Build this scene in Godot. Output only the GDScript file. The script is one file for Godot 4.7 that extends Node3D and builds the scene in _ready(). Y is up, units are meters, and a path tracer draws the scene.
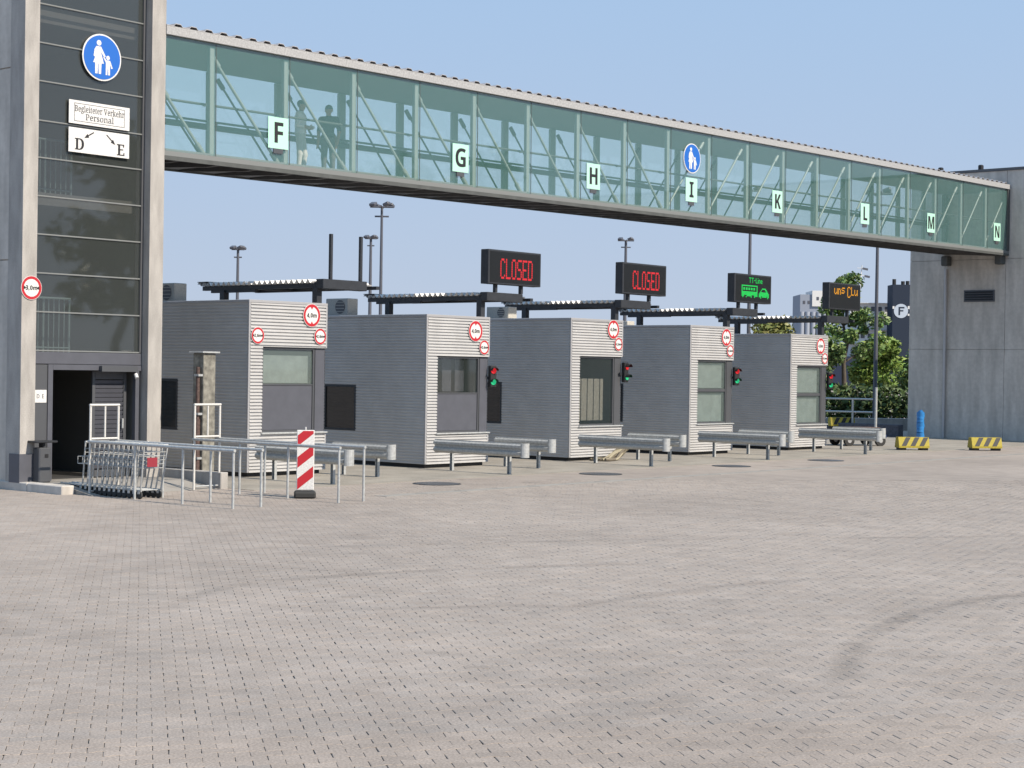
extends Node3D

# ------------------------------------------------------------------ helpers
class MB:
	var v := PackedVector3Array()
	var n := PackedVector3Array()
	var c := PackedColorArray()
	var uv := PackedVector2Array()
	var col := Color(1, 1, 1)
	var use_c := false
	func tri(a: Vector3, b: Vector3, d: Vector3, na: Vector3, nb: Vector3, nd: Vector3) -> void:
		var g := (b - a).cross(d - a)
		if g.dot(na + nb + nd) > 0.0:
			v.append(a); v.append(d); v.append(b)
			n.append(na); n.append(nd); n.append(nb)
		else:
			v.append(a); v.append(b); v.append(d)
			n.append(na); n.append(nb); n.append(nd)
		if use_c:
			c.append(col); c.append(col); c.append(col)
	func quad(a: Vector3, b: Vector3, d: Vector3, e: Vector3, nn: Vector3) -> void:
		tri(a, b, d, nn, nn, nn)
		tri(a, d, e, nn, nn, nn)
	func box(ctr: Vector3, size: Vector3, bs := Basis.IDENTITY) -> void:
		var h := size * 0.5
		for ax in 3:
			for s in [-1.0, 1.0]:
				var nn := Vector3.ZERO; nn[ax] = s
				var u := (ax + 1) % 3
				var w := (ax + 2) % 3
				var p := []
				for k in [[-1, -1], [1, -1], [1, 1], [-1, 1]]:
					var q := Vector3.ZERO
					q[ax] = s * h[ax]; q[u] = k[0] * h[u]; q[w] = k[1] * h[w]
					p.append(ctr + bs * q)
				quad(p[0], p[1], p[2], p[3], bs * nn)
	func bx(x0: float, x1: float, y0: float, y1: float, z0: float, z1: float) -> void:
		box(Vector3(x0 + x1, y0 + y1, z0 + z1) * 0.5, Vector3(absf(x1 - x0), absf(y1 - y0), absf(z1 - z0)))
	# box with chamfered edges
	func cbox(ctr: Vector3, size: Vector3, ch: float, bs := Basis.IDENTITY) -> void:
		var h := size * 0.5
		var hi := h - Vector3(ch, ch, ch)
		for ax in 3:
			var u := (ax + 1) % 3
			var w := (ax + 2) % 3
			for s in [-1.0, 1.0]:
				var nn := Vector3.ZERO; nn[ax] = s
				var p := []
				for k in [[-1, -1], [1, -1], [1, 1], [-1, 1]]:
					var q := Vector3.ZERO
					q[ax] = s * h[ax]; q[u] = k[0] * hi[u]; q[w] = k[1] * hi[w]
					p.append(ctr + bs * q)
				quad(p[0], p[1], p[2], p[3], bs * nn)
			for s in [-1.0, 1.0]:
				for t in [-1.0, 1.0]:
					var p := []
					for k in [[0, -1], [0, 1], [1, 1], [1, -1]]:
						var q := Vector3.ZERO
						q[ax] = k[1] * hi[ax]
						if k[0] == 0:
							q[u] = s * h[u]; q[w] = t * hi[w]
						else:
							q[u] = s * hi[u]; q[w] = t * h[w]
						p.append(ctr + bs * q)
					var nn := Vector3.ZERO; nn[u] = s; nn[w] = t
					quad(p[0], p[1], p[2], p[3], bs * nn.normalized())
		for sx in [-1.0, 1.0]:
			for sy in [-1.0, 1.0]:
				for sz in [-1.0, 1.0]:
					var s := Vector3(sx, sy, sz)
					var a := Vector3(sx * h.x, sy * hi.y, sz * hi.z)
					var b := Vector3(sx * hi.x, sy * h.y, sz * hi.z)
					var d := Vector3(sx * hi.x, sy * hi.y, sz * h.z)
					var nn := bs * s.normalized()
					tri(ctr + bs * a, ctr + bs * b, ctr + bs * d, nn, nn, nn)
	func tube(a: Vector3, b: Vector3, r: float, sides := 8, r2 := -1.0, caps := true) -> void:
		if r2 < 0.0: r2 = r
		var d := (b - a).normalized()
		var u := d.cross(Vector3.UP if absf(d.y) < 0.9 else Vector3.RIGHT).normalized()
		var w := d.cross(u)
		for k in sides:
			var t0 := TAU * k / sides
			var t1 := TAU * (k + 1) / sides
			var n0 := u * cos(t0) + w * sin(t0)
			var n1 := u * cos(t1) + w * sin(t1)
			tri(a + n0 * r, a + n1 * r, b + n1 * r2, n0, n1, n1)
			tri(a + n0 * r, b + n1 * r2, b + n0 * r2, n0, n1, n0)
			if caps:
				tri(a, a + n0 * r, a + n1 * r, -d, -d, -d)
				tri(b, b + n0 * r2, b + n1 * r2, d, d, d)
	func path(pts: Array, r: float, sides := 8) -> void:
		for i in pts.size() - 1:
			tube(pts[i], pts[i + 1], r, sides)
	func disc(ctr: Vector3, nrm: Vector3, r: float, th: float, sides := 28) -> void:
		tube(ctr - nrm * th * 0.5, ctr + nrm * th * 0.5, r, sides)
	func ring(ctr: Vector3, r0: float, r1: float, z: float, sides := 32) -> void: # flat ring facing +z
		for k in sides:
			var t0 := TAU * k / sides
			var t1 := TAU * (k + 1) / sides
			var e0 := Vector3(cos(t0), sin(t0), 0)
			var e1 := Vector3(cos(t1), sin(t1), 0)
			var o := ctr + Vector3(0, 0, z)
			quad(o + e0 * r0, o + e1 * r0, o + e1 * r1, o + e0 * r1, Vector3(0, 0, 1))
	# convex-or-not polygon in xy extruded along z
	func prism(poly: PackedVector2Array, z0: float, z1: float, xf := Transform3D.IDENTITY) -> void:
		var idx := Geometry2D.triangulate_polygon(poly)
		var nz := (xf.basis * Vector3(0, 0, 1)).normalized()
		for i in range(0, idx.size(), 3):
			var a := poly[idx[i]]; var b := poly[idx[i + 1]]; var d := poly[idx[i + 2]]
			tri(xf * Vector3(a.x, a.y, z1), xf * Vector3(b.x, b.y, z1), xf * Vector3(d.x, d.y, z1), nz, nz, nz)
			tri(xf * Vector3(a.x, a.y, z0), xf * Vector3(b.x, b.y, z0), xf * Vector3(d.x, d.y, z0), -nz, -nz, -nz)
		var ccw := not Geometry2D.is_polygon_clockwise(poly)
		for i in poly.size():
			var a := poly[i]; var b := poly[(i + 1) % poly.size()]
			var e := b - a
			var o := Vector3(e.y, -e.x, 0).normalized()
			if not ccw: o = -o
			# Geometry2D works with y down: fix by testing
			var m := (a + b) * 0.5 + Vector2(o.x, o.y) * 0.0005
			if Geometry2D.is_point_in_polygon(m, poly): o = -o
			quad(xf * Vector3(a.x, a.y, z0), xf * Vector3(b.x, b.y, z0), xf * Vector3(b.x, b.y, z1), xf * Vector3(a.x, a.y, z1), (xf.basis * o).normalized())
	func mesh() -> ArrayMesh:
		var m := ArrayMesh.new()
		var a := []
		a.resize(Mesh.ARRAY_MAX)
		a[Mesh.ARRAY_VERTEX] = v
		a[Mesh.ARRAY_NORMAL] = n
		if use_c: a[Mesh.ARRAY_COLOR] = c
		if uv.size() == v.size(): a[Mesh.ARRAY_TEX_UV] = uv
		m.add_surface_from_arrays(Mesh.PRIMITIVE_TRIANGLES, a)
		return m

var taken := {}
var M := {}
var rng := RandomNumberGenerator.new()

func numbered(called: String) -> String:
	var k: int = taken.get(called, 0)
	taken[called] = k + 1
	return called if k == 0 else "%s_%03d" % [called, k]

func thing(called: String, label: String, category: String, at := Vector3.ZERO, group := "") -> Node3D:
	var o := Node3D.new()
	o.name = numbered(called)
	add_child(o)
	o.position = at
	tag(o, label, category, group)
	return o

func tag(o: Node, label: String, category: String, group := "") -> void:
	o.set_meta("label", label)
	o.set_meta("category", category)
	if group != "": o.set_meta("group", group)

func part(called: String, mb, m: Material, parent: Node) -> MeshInstance3D:
	var o := MeshInstance3D.new()
	o.name = called
	o.mesh = mb.mesh() if mb is MB else mb
	o.material_override = m
	parent.add_child(o, true)
	return o

func single(called: String, mb, m: Material, label: String, category: String, at := Vector3.ZERO, group := "") -> MeshInstance3D:
	var o := part(numbered(called), mb, m, self)
	o.position = at
	tag(o, label, category, group)
	return o

func struct(called: String, mb, m: Material) -> MeshInstance3D:
	var o := part(numbered(called), mb, m, self)
	o.set_meta("kind", "structure")
	return o

func dup(o: Node3D, at: Vector3, label: String) -> Node3D:
	var base := String(o.name)
	if base.length() > 4 and base.substr(base.length() - 4, 1) == "_" and base.substr(base.length() - 3).is_valid_int():
		base = base.substr(0, base.length() - 4)
	var d: Node3D = o.duplicate()
	d.name = numbered(base)
	add_child(d)
	d.position = at
	d.set_meta("label", label)
	return d

func lin(r: float, g: float, b: float, a := 1.0) -> Color:
	var c := Color(r, g, b).linear_to_srgb()
	c.a = a
	return c

func mat(r: float, g: float, b: float, rough := 0.7, metal := 0.0) -> StandardMaterial3D:
	var m := StandardMaterial3D.new()
	m.albedo_color = lin(r, g, b)
	m.roughness = rough
	m.metallic = metal
	return m

# grey multiplier texture from noise: seed, frequency, octaves, output range
func noise_tex(sd: int, fr: float, oc: int, lo: float, hi: float, size := 256, gain := 0.55) -> ImageTexture:
	var f := FastNoiseLite.new()
	f.seed = sd; f.frequency = fr; f.fractal_octaves = oc; f.fractal_gain = gain
	var im := f.get_seamless_image(size, size)
	var d := im.get_data()
	for i in d.size():
		d[i] = int(clampf(lerpf(lo, hi, d[i] / 255.0), 0, 1) * 255.0)
	im = Image.create_from_data(size, size, false, Image.FORMAT_L8, d)
	return ImageTexture.create_from_image(im)

func grain(m: StandardMaterial3D, tex: Texture2D, scale: float, detail: Texture2D = null) -> StandardMaterial3D:
	m.albedo_texture = tex
	m.uv1_triplanar = true
	m.uv1_world_triplanar = true
	m.uv1_scale = Vector3(scale, scale, scale)
	if detail:
		m.detail_enabled = true
		m.detail_albedo = detail
		m.detail_blend_mode = BaseMaterial3D.BLEND_MODE_MUL
		m.detail_uv_layer = BaseMaterial3D.DETAIL_UV_2
		m.uv2_triplanar = true
		m.uv2_world_triplanar = true
		m.uv2_scale = Vector3(scale, scale, scale) * 4.7
	return m

func glass(r: float, g: float, b: float, a: float) -> StandardMaterial3D:
	var m := StandardMaterial3D.new()
	m.albedo_color = lin(r, g, b, a)
	m.transparency = BaseMaterial3D.TRANSPARENCY_ALPHA
	m.roughness = 0.03
	m.metallic_specular = 1.0
	return m

func glow(r: float, g: float, b: float, e: float) -> StandardMaterial3D:
	var m := mat(r * 0.4, g * 0.4, b * 0.4, 0.5)
	m.emission_enabled = true
	m.emission = lin(r, g, b)
	m.emission_energy_multiplier = e
	return m

func text_part(called: String, txt: String, height: float, ctr: Vector3, m: Material, parent: Node, serif := false, bold := true, xs := 1.0) -> MeshInstance3D:
	var t := TextMesh.new()
	var f := SystemFont.new()
	f.font_names = PackedStringArray(["Droid Serif" if serif else "Droid Sans"])
	if bold: f.font_weight = 700
	t.font = f
	t.text = txt
	t.font_size = 64
	t.pixel_size = height / 46.0
	t.depth = 0.004
	t.curve_step = 2.0
	var o := MeshInstance3D.new()
	o.name = called
	o.mesh = t
	o.material_override = m
	parent.add_child(o, true)
	o.position = ctr
	o.scale = Vector3(xs, 1, 1)
	return o

# horizontally corrugated sheet: u runs from p0 along du, ribs stacked in y
func corrugated(mb: MB, p0: Vector3, du: Vector3, y0: float, y1: float, out: Vector3, pitch := 0.066, dep := 0.028) -> void:
	var prof := [[0.0, 0.0], [0.34, 0.0], [0.40, 1.0], [0.86, 1.0], [1.0, 0.0]]
	var k0 := int(floor(y0 / pitch))
	var k1 := int(ceil(y1 / pitch))
	for k in range(k0, k1):
		for i in 4:
			var ya: float = (k + prof[i][0]) * pitch
			var yb: float = (k + prof[i + 1][0]) * pitch
			if yb <= y0 or ya >= y1: continue
			var da: float = prof[i][1] * dep
			var db: float = prof[i + 1][1] * dep
			ya = maxf(ya, y0); yb = minf(yb, y1)
			var a := p0 + Vector3(0, ya, 0) + out * da
			var b := p0 + Vector3(0, yb, 0) + out * db
			var nn := (out * (yb - ya) + Vector3(0, da - db, 0)).normalized()
			mb.quad(a, a + du, b + du, b, nn)

# ------------------------------------------------------------------ main
func _ready() -> void:
	rng.seed = 20240611
	setup_view()
	setup_materials()
	build_ground()
	build_tower()
	build_bridge()
	build_building()
	build_booths()
	build_lane_furniture()
	build_trolleys()
	build_yard_things()
	build_background()
	build_people()

func setup_view() -> void:
	var cam := Camera3D.new()
	cam.name = "camera"
	add_child(cam)
	cam.fov = 25.457
	cam.far = 3000.0
	cam.near = 0.1
	var fw := Vector3(0.76151249, -0.00823501, -0.64809792)
	var up := Vector3(-0.00377413, 0.99984599, -0.01713906)
	var rt := Vector3(0.64813925, 0.01549761, 0.76136413)
	cam.transform = Transform3D(Basis(rt, up, -fw).orthonormalized(), Vector3(-21.9416, 2.18, 25.4337))
	cam.current = true
	var we := WorldEnvironment.new()
	we.name = "world_environment"
	var e := Environment.new()
	e.background_mode = Environment.BG_SKY
	var sm := ProceduralSkyMaterial.new()
	sm.sky_top_color = lin(0.175, 0.305, 0.485)
	sm.sky_horizon_color = lin(0.305, 0.345, 0.415)
	sm.sky_curve = 0.16
	sm.ground_horizon_color = lin(0.40, 0.42, 0.45)
	sm.ground_bottom_color = lin(0.3, 0.29, 0.28)
	sm.sun_angle_max = 4.0
	var sky := Sky.new()
	sky.sky_material = sm
	e.sky = sky
	e.tonemap_mode = Environment.TONE_MAPPER_LINEAR
	e.tonemap_exposure = 1.75
	e.sdfgi_enabled = true
	e.ssao_enabled = true
	e.ssil_enabled = true
	we.environment = e
	add_child(we)
	var sun := DirectionalLight3D.new()
	sun.name = "sun"
	add_child(sun)
	var el := deg_to_rad(41.0)
	var az := deg_to_rad(7.0)
	var d := Vector3(sin(az) * cos(el), sin(el), cos(az) * cos(el))
	sun.transform = Transform3D(Basis.looking_at(-d, Vector3.UP), Vector3(0, 40, 0))
	sun.light_color = Color(1.0, 0.945, 0.87)
	sun.light_energy = 1.2
	sun.light_angular_distance = 0.53
	sun.shadow_enabled = true

func setup_materials() -> void:
	var n_fine := noise_tex(3, 0.05, 4, 0.80, 1.0)
	var n_soft := noise_tex(5, 0.015, 4, 0.84, 1.0)
	var n_speck := noise_tex(8, 0.12, 3, 0.80, 1.0)
	var n_even := noise_tex(9, 0.02, 4, 0.93, 1.0)
	M.concrete = grain(mat(0.50, 0.48, 0.455, 0.9), n_soft, 0.35, n_speck)
	M.concrete_grey = grain(mat(0.62, 0.585, 0.54, 0.9), n_soft, 0.22, n_even)
	M.concrete.uv1_scale = Vector3(0.9, 0.22, 0.9)
	M.concrete_grey.uv1_scale = Vector3(0.55, 0.10, 0.55)
	M.kerb = grain(mat(0.40, 0.38, 0.35, 0.9), n_soft, 0.5, n_speck)
	M.apron = grain(mat(0.40, 0.37, 0.32, 0.92), n_soft, 0.18, n_speck)
	M.cladding = grain(mat(0.53, 0.53, 0.53, 0.45, 0.1), n_even, 0.3)
	M.side_sheet = M.cladding
	M.trim = mat(0.42, 0.42, 0.43, 0.45, 0.4)
	M.panel = grain(mat(0.085, 0.09, 0.11, 0.5), n_even, 0.6)
	M.dark = mat(0.018, 0.02, 0.024, 0.5)
	M.steel_dark = grain(mat(0.03, 0.034, 0.042, 0.5), n_soft, 0.9)
	M.frame = mat(0.09, 0.095, 0.105, 0.45, 0.3)
	M.galv = grain(mat(0.58, 0.60, 0.60, 0.45, 0.35), n_fine, 0.9)
	M.white_tube = grain(mat(0.70, 0.69, 0.66, 0.45), n_speck, 1.3)
	M.white = grain(mat(0.78, 0.78, 0.77, 0.5), n_speck, 1.1)
	M.red = mat(0.42, 0.014, 0.024, 0.5)
	M.blue = mat(0.012, 0.115, 0.46, 0.45)
	M.black = mat(0.012, 0.012, 0.014, 0.55)
	M.teal_white = mat(0.40, 0.68, 0.56, 0.5)
	M.ac = grain(mat(0.52, 0.51, 0.47, 0.6), n_speck, 1.0)
	M.glass_dark = glass(0.07, 0.08, 0.078, 0.34)
	M.glass_side = glass(0.015, 0.017, 0.02, 0.7)
	M.glass_side.metallic_specular = 0.5
	M.transom = mat(0.17, 0.18, 0.18, 0.5)
	M.glass_booth = glass(0.20, 0.26, 0.24, 0.22)
	M.glass_clear = glass(0.06, 0.08, 0.075, 0.16)
	M.glass_bridge = glass(0.21, 0.48, 0.445, 0.11)
	M.blind = grain(mat(0.30, 0.36, 0.34, 0.8), n_soft, 0.8)
	M.blind_beige = grain(mat(0.33, 0.32, 0.27, 0.85), n_fine, 0.8)
	M.bridge_post = mat(0.27, 0.31, 0.295, 0.5, 0.2)
	M.bridge_dark = grain(mat(0.085, 0.092, 0.09, 0.6), n_soft, 0.7)
	M.bridge_under = grain(mat(0.075, 0.072, 0.07, 0.7), n_soft, 0.5)
	M.fascia = grain(mat(0.42, 0.425, 0.43, 0.5), n_speck, 0.6)
	M.roof_sheet = mat(0.42, 0.41, 0.42, 0.5, 0.3)
	M.rod = mat(0.09, 0.105, 0.10, 0.45, 0.2)
	M.ceiling = mat(0.17, 0.18, 0.18, 0.8)
	M.deck = mat(0.18, 0.18, 0.18, 0.8)
	M.canopy_sheet = mat(0.80, 0.80, 0.79, 0.5)
	M.canopy_sheet.backlight = lin(0.9, 0.9, 0.88)
	M.yellow = grain(mat(0.47, 0.38, 0.04, 0.7), n_fine, 1.4)
	M.rubber = mat(0.03, 0.03, 0.03, 0.85)
	M.blue_wrap = grain(mat(0.04, 0.26, 0.66, 0.35), n_fine, 1.6)
	M.led_red = glow(0.62, 0.02, 0.03, 0.42)
	M.led_green = glow(0.01, 0.5, 0.08, 0.5)
	M.led_amber = glow(0.62, 0.27, 0.015, 0.5)
	M.sig_red = glow(0.7, 0.012, 0.02, 0.42)
	M.sig_green = glow(0.02, 0.6, 0.25, 0.4)
	M.led_face = mat(0.010, 0.011, 0.012, 0.35)
	M.interior = mat(0.20, 0.20, 0.19, 0.9)
	M.stair_rail = mat(0.30, 0.42, 0.41, 0.4, 0.3)

# -------------------------------------------------------------- ground
func ground_image() -> Image:
	# 1024 px over 64 m, wear of the paved court: blotches, tyre marks, drips (world x, z; origin at (-32,-20))
	var S := 1024
	var f1 := FastNoiseLite.new(); f1.seed = 11; f1.frequency = 0.012; f1.fractal_octaves = 4
	var f2 := FastNoiseLite.new(); f2.seed = 12; f2.frequency = 0.09; f2.fractal_octaves = 3
	var a := f1.get_seamless_image(S, S).get_data()
	var b := f2.get_seamless_image(S, S).get_data()
	var acc := PackedFloat32Array(); acc.resize(S * S)
	for i in S * S:
		acc[i] = 0.86 + (a[i] - 128) / 255.0 * 0.11 + (b[i] - 128) / 255.0 * 0.10
	# tyre marks on the stones: [points, strength]
	var tr := [
		[[Vector2(-11.51, 19.56), Vector2(-10.77, 19.19), Vector2(-10.00, 18.83), Vector2(-9.04, 18.49), Vector2(-7.91, 18.21), Vector2(-6.95, 18.13), Vector2(-6.18, 18.18), Vector2(-5.47, 18.33), Vector2(-4.44, 18.64)], 0.19],
		[[Vector2(-10.06, 19.77), Vector2(-9.36, 19.65), Vector2(-8.57, 19.67), Vector2(-7.66, 19.81)], 0.07],
		[[Vector2(-12.51, 13.43), Vector2(-11.89, 12.94), Vector2(-11.24, 12.58), Vector2(-10.38, 12.41), Vector2(-9.44, 12.60), Vector2(-8.32, 13.00), Vector2(-7.13, 13.57), Vector2(-5.86, 14.32)], 0.14],
		[[Vector2(-11.78, 14.12), Vector2(-10.82, 14.67), Vector2(-9.92, 15.34), Vector2(-9.15, 16.15), Vector2(-8.61, 17.11)], 0.12],
		[[Vector2(-10.41, 15.75), Vector2(-9.16, 15.69), Vector2(-7.99, 15.79), Vector2(-6.76, 15.95), Vector2(-5.58, 16.34), Vector2(-4.31, 17.01)], 0.12],
		[[Vector2(-11.01, 9.32), Vector2(-9.05, 9.67), Vector2(-6.86, 10.82), Vector2(-4.26, 12.26), Vector2(-1.55, 14.25), Vector2(4.0, 18.0)], 0.07],
		[[Vector2(-15.07, 14.84), Vector2(-14.14, 14.98), Vector2(-12.96, 15.68), Vector2(-12.21, 16.87), Vector2(-11.9, 17.5)], 0.05],
		[[Vector2(3.4, 3.5), Vector2(3.3, 8.0), Vector2(1.5, 14.0), Vector2(-3.0, 20.0)], 0.05], [[Vector2(8.6, 3.5), Vector2(8.4, 9.0), Vector2(6.0, 16.0)], 0.05],
		[[Vector2(13.6, 3.5), Vector2(13.5, 9.0), Vector2(11.0, 17.0)], 0.05], [[Vector2(18.7, 3.5), Vector2(18.5, 9.0), Vector2(16.0, 17.0)], 0.05]]
	for t in tr:
		var pts: Array = t[0]
		var run := 0.0
		var total := 0.0
		for q in pts.size() - 1: total += Vector2(pts[q]).distance_to(pts[q + 1])
		for q in pts.size() - 1:
			var pa: Vector2 = pts[q]; var pb: Vector2 = pts[q + 1]
			var before: Vector2 = pts[maxi(q - 1, 0)]; var after: Vector2 = pts[mini(q + 2, pts.size() - 1)]
			var steps := int(pa.distance_to(pb) / 0.025) + 1
			for k in steps:
				var u := float(k) / steps
				var p := pa.cubic_interpolate(pb, before, after, u)
				var nrm := (pb - pa).orthogonal().normalized()
				run += 0.025
				var wear: float = 0.6 + 0.4 * sin(run * 1.7) * sin(run * 0.61 + 1.0)
				wear *= clampf(minf(run, total - run) / 2.0, 0.0, 1.0)
				for w in range(-2, 3):
					var c := p + nrm * (w * 0.05)
					var px := int((c.x + 32.0) * 16.0); var pz := int((c.y + 20.0) * 16.0)
					if px < 0 or pz < 0 or px >= S or pz >= S: continue
					acc[pz * S + px] -= float(t[1]) * wear * (1.0 - absf(w) / 3.6) * 0.34
	# oil drips and small stains
	for k in 130:
		var cx := rng.randi_range(20, S - 20)
		var cz := rng.randi_range(20, S - 20)
		var rad := rng.randf_range(1.0, 5.0)
		var st := rng.randf_range(0.03, 0.12)
		for dz in range(-5, 6):
			for dx in range(-5, 6):
				var q := sqrt(float(dx * dx + dz * dz)) / rad
				if q < 1.0:
					acc[(cz + dz) * S + cx + dx] -= st * (1.0 - q)
	var out := PackedByteArray(); out.resize(S * S)
	for i in S * S:
		out[i] = int(clampf(acc[i], 0.3, 1.0) * 255.0)
	return Image.create_from_data(S, S, false, Image.FORMAT_L8, out)

func court_mat(tex: Texture2D, r: float, g: float, b: float, det: Texture2D) -> StandardMaterial3D:
	var m := mat(r, g, b, 0.92)
	m.albedo_texture = tex
	m.uv1_triplanar = true
	m.uv1_world_triplanar = true
	m.uv1_scale = Vector3.ONE / 64.0
	m.uv1_offset = Vector3(0.5, 0.5, 20.0 / 64.0)
	m.detail_enabled = true
	m.detail_albedo = det
	m.detail_blend_mode = BaseMaterial3D.BLEND_MODE_MUL
	m.detail_uv_layer = BaseMaterial3D.DETAIL_UV_2
	m.uv2_triplanar = true
	m.uv2_world_triplanar = true
	m.uv2_scale = Vector3(1.1, 1.1, 1.1)
	return m

func build_ground() -> void:
	var tex := ImageTexture.create_from_image(ground_image())
	var speck := noise_tex(21, 0.16, 3, 0.74, 1.0)
	var base := Vector3(0.54, 0.472, 0.418)
	var sand := court_mat(tex, 0.42, 0.37, 0.325, speck)
	var far_m := court_mat(tex, base.x, base.y, base.z, speck)
	# one wide sheet out to the horizon, under everything
	var g := MB.new()
	g.quad(Vector3(-900, -0.05, -900), Vector3(900, -0.05, -900), Vector3(900, -0.05, 900), Vector3(-900, -0.05, 900), Vector3.UP)
	struct("ground", g, sand)
	# pavers in their own axes: v runs roughly along the view, u across
	var cam := Vector2(-21.94, 25.43)
	var va := deg_to_rad(40.4 + 12.3)
	var vd := Vector2(cos(va), -sin(va))       # (x, z)
	var ud := Vector2(sin(va), cos(va))
	var v_end := 33.0
	# far court: the same paving, too far away to tell the stones apart; butts against the last row of stones
	var fc := MB.new()
	var P := func(u: float, v: float) -> Vector3:
		var p: Vector2 = cam + ud * u + vd * v
		return Vector3(p.x, -0.0005, p.y)
	fc.quad(P.call(-300.0, v_end), P.call(300.0, v_end), P.call(300.0, 420.0), P.call(-300.0, 420.0), Vector3.UP)
	var u_half := 24.0
	fc.quad(P.call(-300.0, -60.0), P.call(-u_half, -60.0), P.call(-u_half, v_end), P.call(-300.0, v_end), Vector3.UP)
	fc.quad(P.call(u_half, -60.0), P.call(300.0, -60.0), P.call(300.0, v_end), P.call(u_half, v_end), Vector3.UP)
	fc.quad(P.call(-u_half, -60.0), P.call(u_half, -60.0), P.call(u_half, 6.0), P.call(-u_half, 6.0), Vector3.UP)
	struct("forecourt", fc, far_m)
	# one interlocking stone: a flat I with bevelled top edge
	var L := 0.0885; var W := 0.0645; var w := 0.0455; var hu := 0.034; var fu := 0.052; var ch := 0.009
	var ol := [Vector2(-L + ch, -W), Vector2(-fu, -W), Vector2(-hu, -w), Vector2(hu, -w), Vector2(fu, -W), Vector2(L - ch, -W), Vector2(L, -W + ch),
		Vector2(L, W - ch), Vector2(L - ch, W), Vector2(fu, W), Vector2(hu, w), Vector2(-hu, w), Vector2(-fu, W), Vector2(-L + ch, W), Vector2(-L, W - ch), Vector2(-L, -W + ch)]
	var poly := PackedVector2Array(ol)
	var st := MB.new()
	var idx := Geometry2D.triangulate_polygon(poly)
	var inner := PackedVector2Array()
	for p in poly: inner.append(p * 0.975)
	for i in range(0, idx.size(), 3):
		var q := []
		for j in 3: q.append(Vector3(inner[idx[i + j]].x, 0, inner[idx[i + j]].y))
		st.tri(q[0], q[1], q[2], Vector3.UP, Vector3.UP, Vector3.UP)
	for i in poly.size():
		var j := (i + 1) % poly.size()
		var a := Vector3(inner[i].x, 0, inner[i].y); var b := Vector3(inner[j].x, 0, inner[j].y)
		var a2 := Vector3(poly[i].x, -0.004, poly[i].y); var b2 := Vector3(poly[j].x, -0.004, poly[j].y)
		var e := (b2 - a2).normalized()
		var o := Vector3(e.z, 0, -e.x)
		if o.dot((a2 + b2) * 0.5) < 0 and absf(e.x) < 0.99: o = -o
		if absf(e.x) >= 0.99: o = Vector3(0, 0, signf(a2.z))
		st.quad(a, b, b2, a2, (o + Vector3.UP).normalized())
	var stone := st.mesh()
	var court := Node3D.new()
	court.name = "paved_court"
	court.set_meta("kind", "structure")
	add_child(court)
	var basis := Basis(Vector3(ud.x, 0, ud.y), Vector3.UP, Vector3(-vd.x, 0, -vd.y))
	var near := []
	var rest := []
	var pv := 0.1115
	var pu := 0.1795
	var rows := int((v_end - 6.0) / pv)
	for r in rows:
		var v := 6.0 + 0.06 + r * pv
		var lim := minf(u_half, v * 0.40 + 2.6)
		var k0 := int(-lim * 1.0 / pu) - 1
		var k1 := int(lim * 1.2 / pu) + 2
		if v > 26.0: # keep the outline a plain rectangle at the far end
			pass
		for k in range(k0, k1):
			var u := (k + (0.5 if r % 2 else 0.0)) * pu
			var p: Vector2 = cam + ud * u + vd * v
			var y := rng.randf_range(-0.0022, 0.0012)
			var tilt := Basis.from_euler(Vector3(rng.randf_range(-0.007, 0.007), rng.randf_range(-0.03, 0.03), rng.randf_range(-0.007, 0.007)))
			var tone := clampf(1.0 + rng.randfn(0.0, 0.034) + (rng.randf_range(-0.12, 0.08) if rng.randf() < 0.025 else 0.0), 0.84, 1.12)
			var warm := rng.randf_range(-0.015, 0.015)
			var xf := Transform3D(basis * tilt, Vector3(p.x + rng.randf_range(-0.002, 0.002), y, p.y + rng.randf_range(-0.002, 0.002)))
			var item := [xf, tone, warm, v]
			# in view of the camera near the lower edge of the picture
			var rel := p - cam
			var fwd := rel.dot(Vector2(0.7615, -0.6481)); var rgt := rel.dot(Vector2(0.6481, 0.7615))
			if fwd > 9.25 and absf(rgt) < fwd * 0.296 and near.size() < 300:
				near.append(item)
			else:
				rest.append(item)
	# the strip beside the stones inside the rectangle is paved too: cover with a sheet just under the stone tops
	var side := MB.new()
	for sgn in [-1.0, 1.0]:
		var e: float = 1.0 if sgn < 0 else 1.2
		var lim0: float = (6.0 * 0.40 + 2.6) * e; var lim1: float = (v_end * 0.40 + 2.6) * e
		side.quad(P.call(sgn * (lim0 - 0.2), 6.0), P.call(sgn * u_half, 6.0), P.call(sgn * u_half, v_end), P.call(sgn * (lim1 - 0.2), v_end), Vector3.UP)
	var js := MB.new()
	js.quad(P.call(-u_half, 6.0), P.call(u_half, 6.0), P.call(u_half, v_end), P.call(-u_half, v_end), Vector3.UP)
	var jo := part("joint_sand", js, sand, court)
	jo.position.y = -0.0095
	var so := part("outer_paving", side, far_m, court)
	so.position.y = -0.006
	var tints := []
	for i in 6:
		var s := 0.88 + 0.05 * i
		tints.append(court_mat(tex, base.x * s * 1.02, base.y * s, base.z * s * 0.98, speck))
	for it in near:
		var o := MeshInstance3D.new()
		o.name = "paver"
		o.mesh = stone
		o.material_override = tints[clampi(int(round((it[1] - 0.88) / 0.05)), 0, 5)]
		court.add_child(o, true)
		o.transform = it[0]
	var pm := court_mat(tex, 1, 1, 1, speck)
	pm.vertex_color_use_as_albedo = true
	var mm := MultiMesh.new()
	mm.transform_format = MultiMesh.TRANSFORM_3D
	mm.use_colors = true
	mm.mesh = stone
	mm.instance_count = rest.size()
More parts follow.
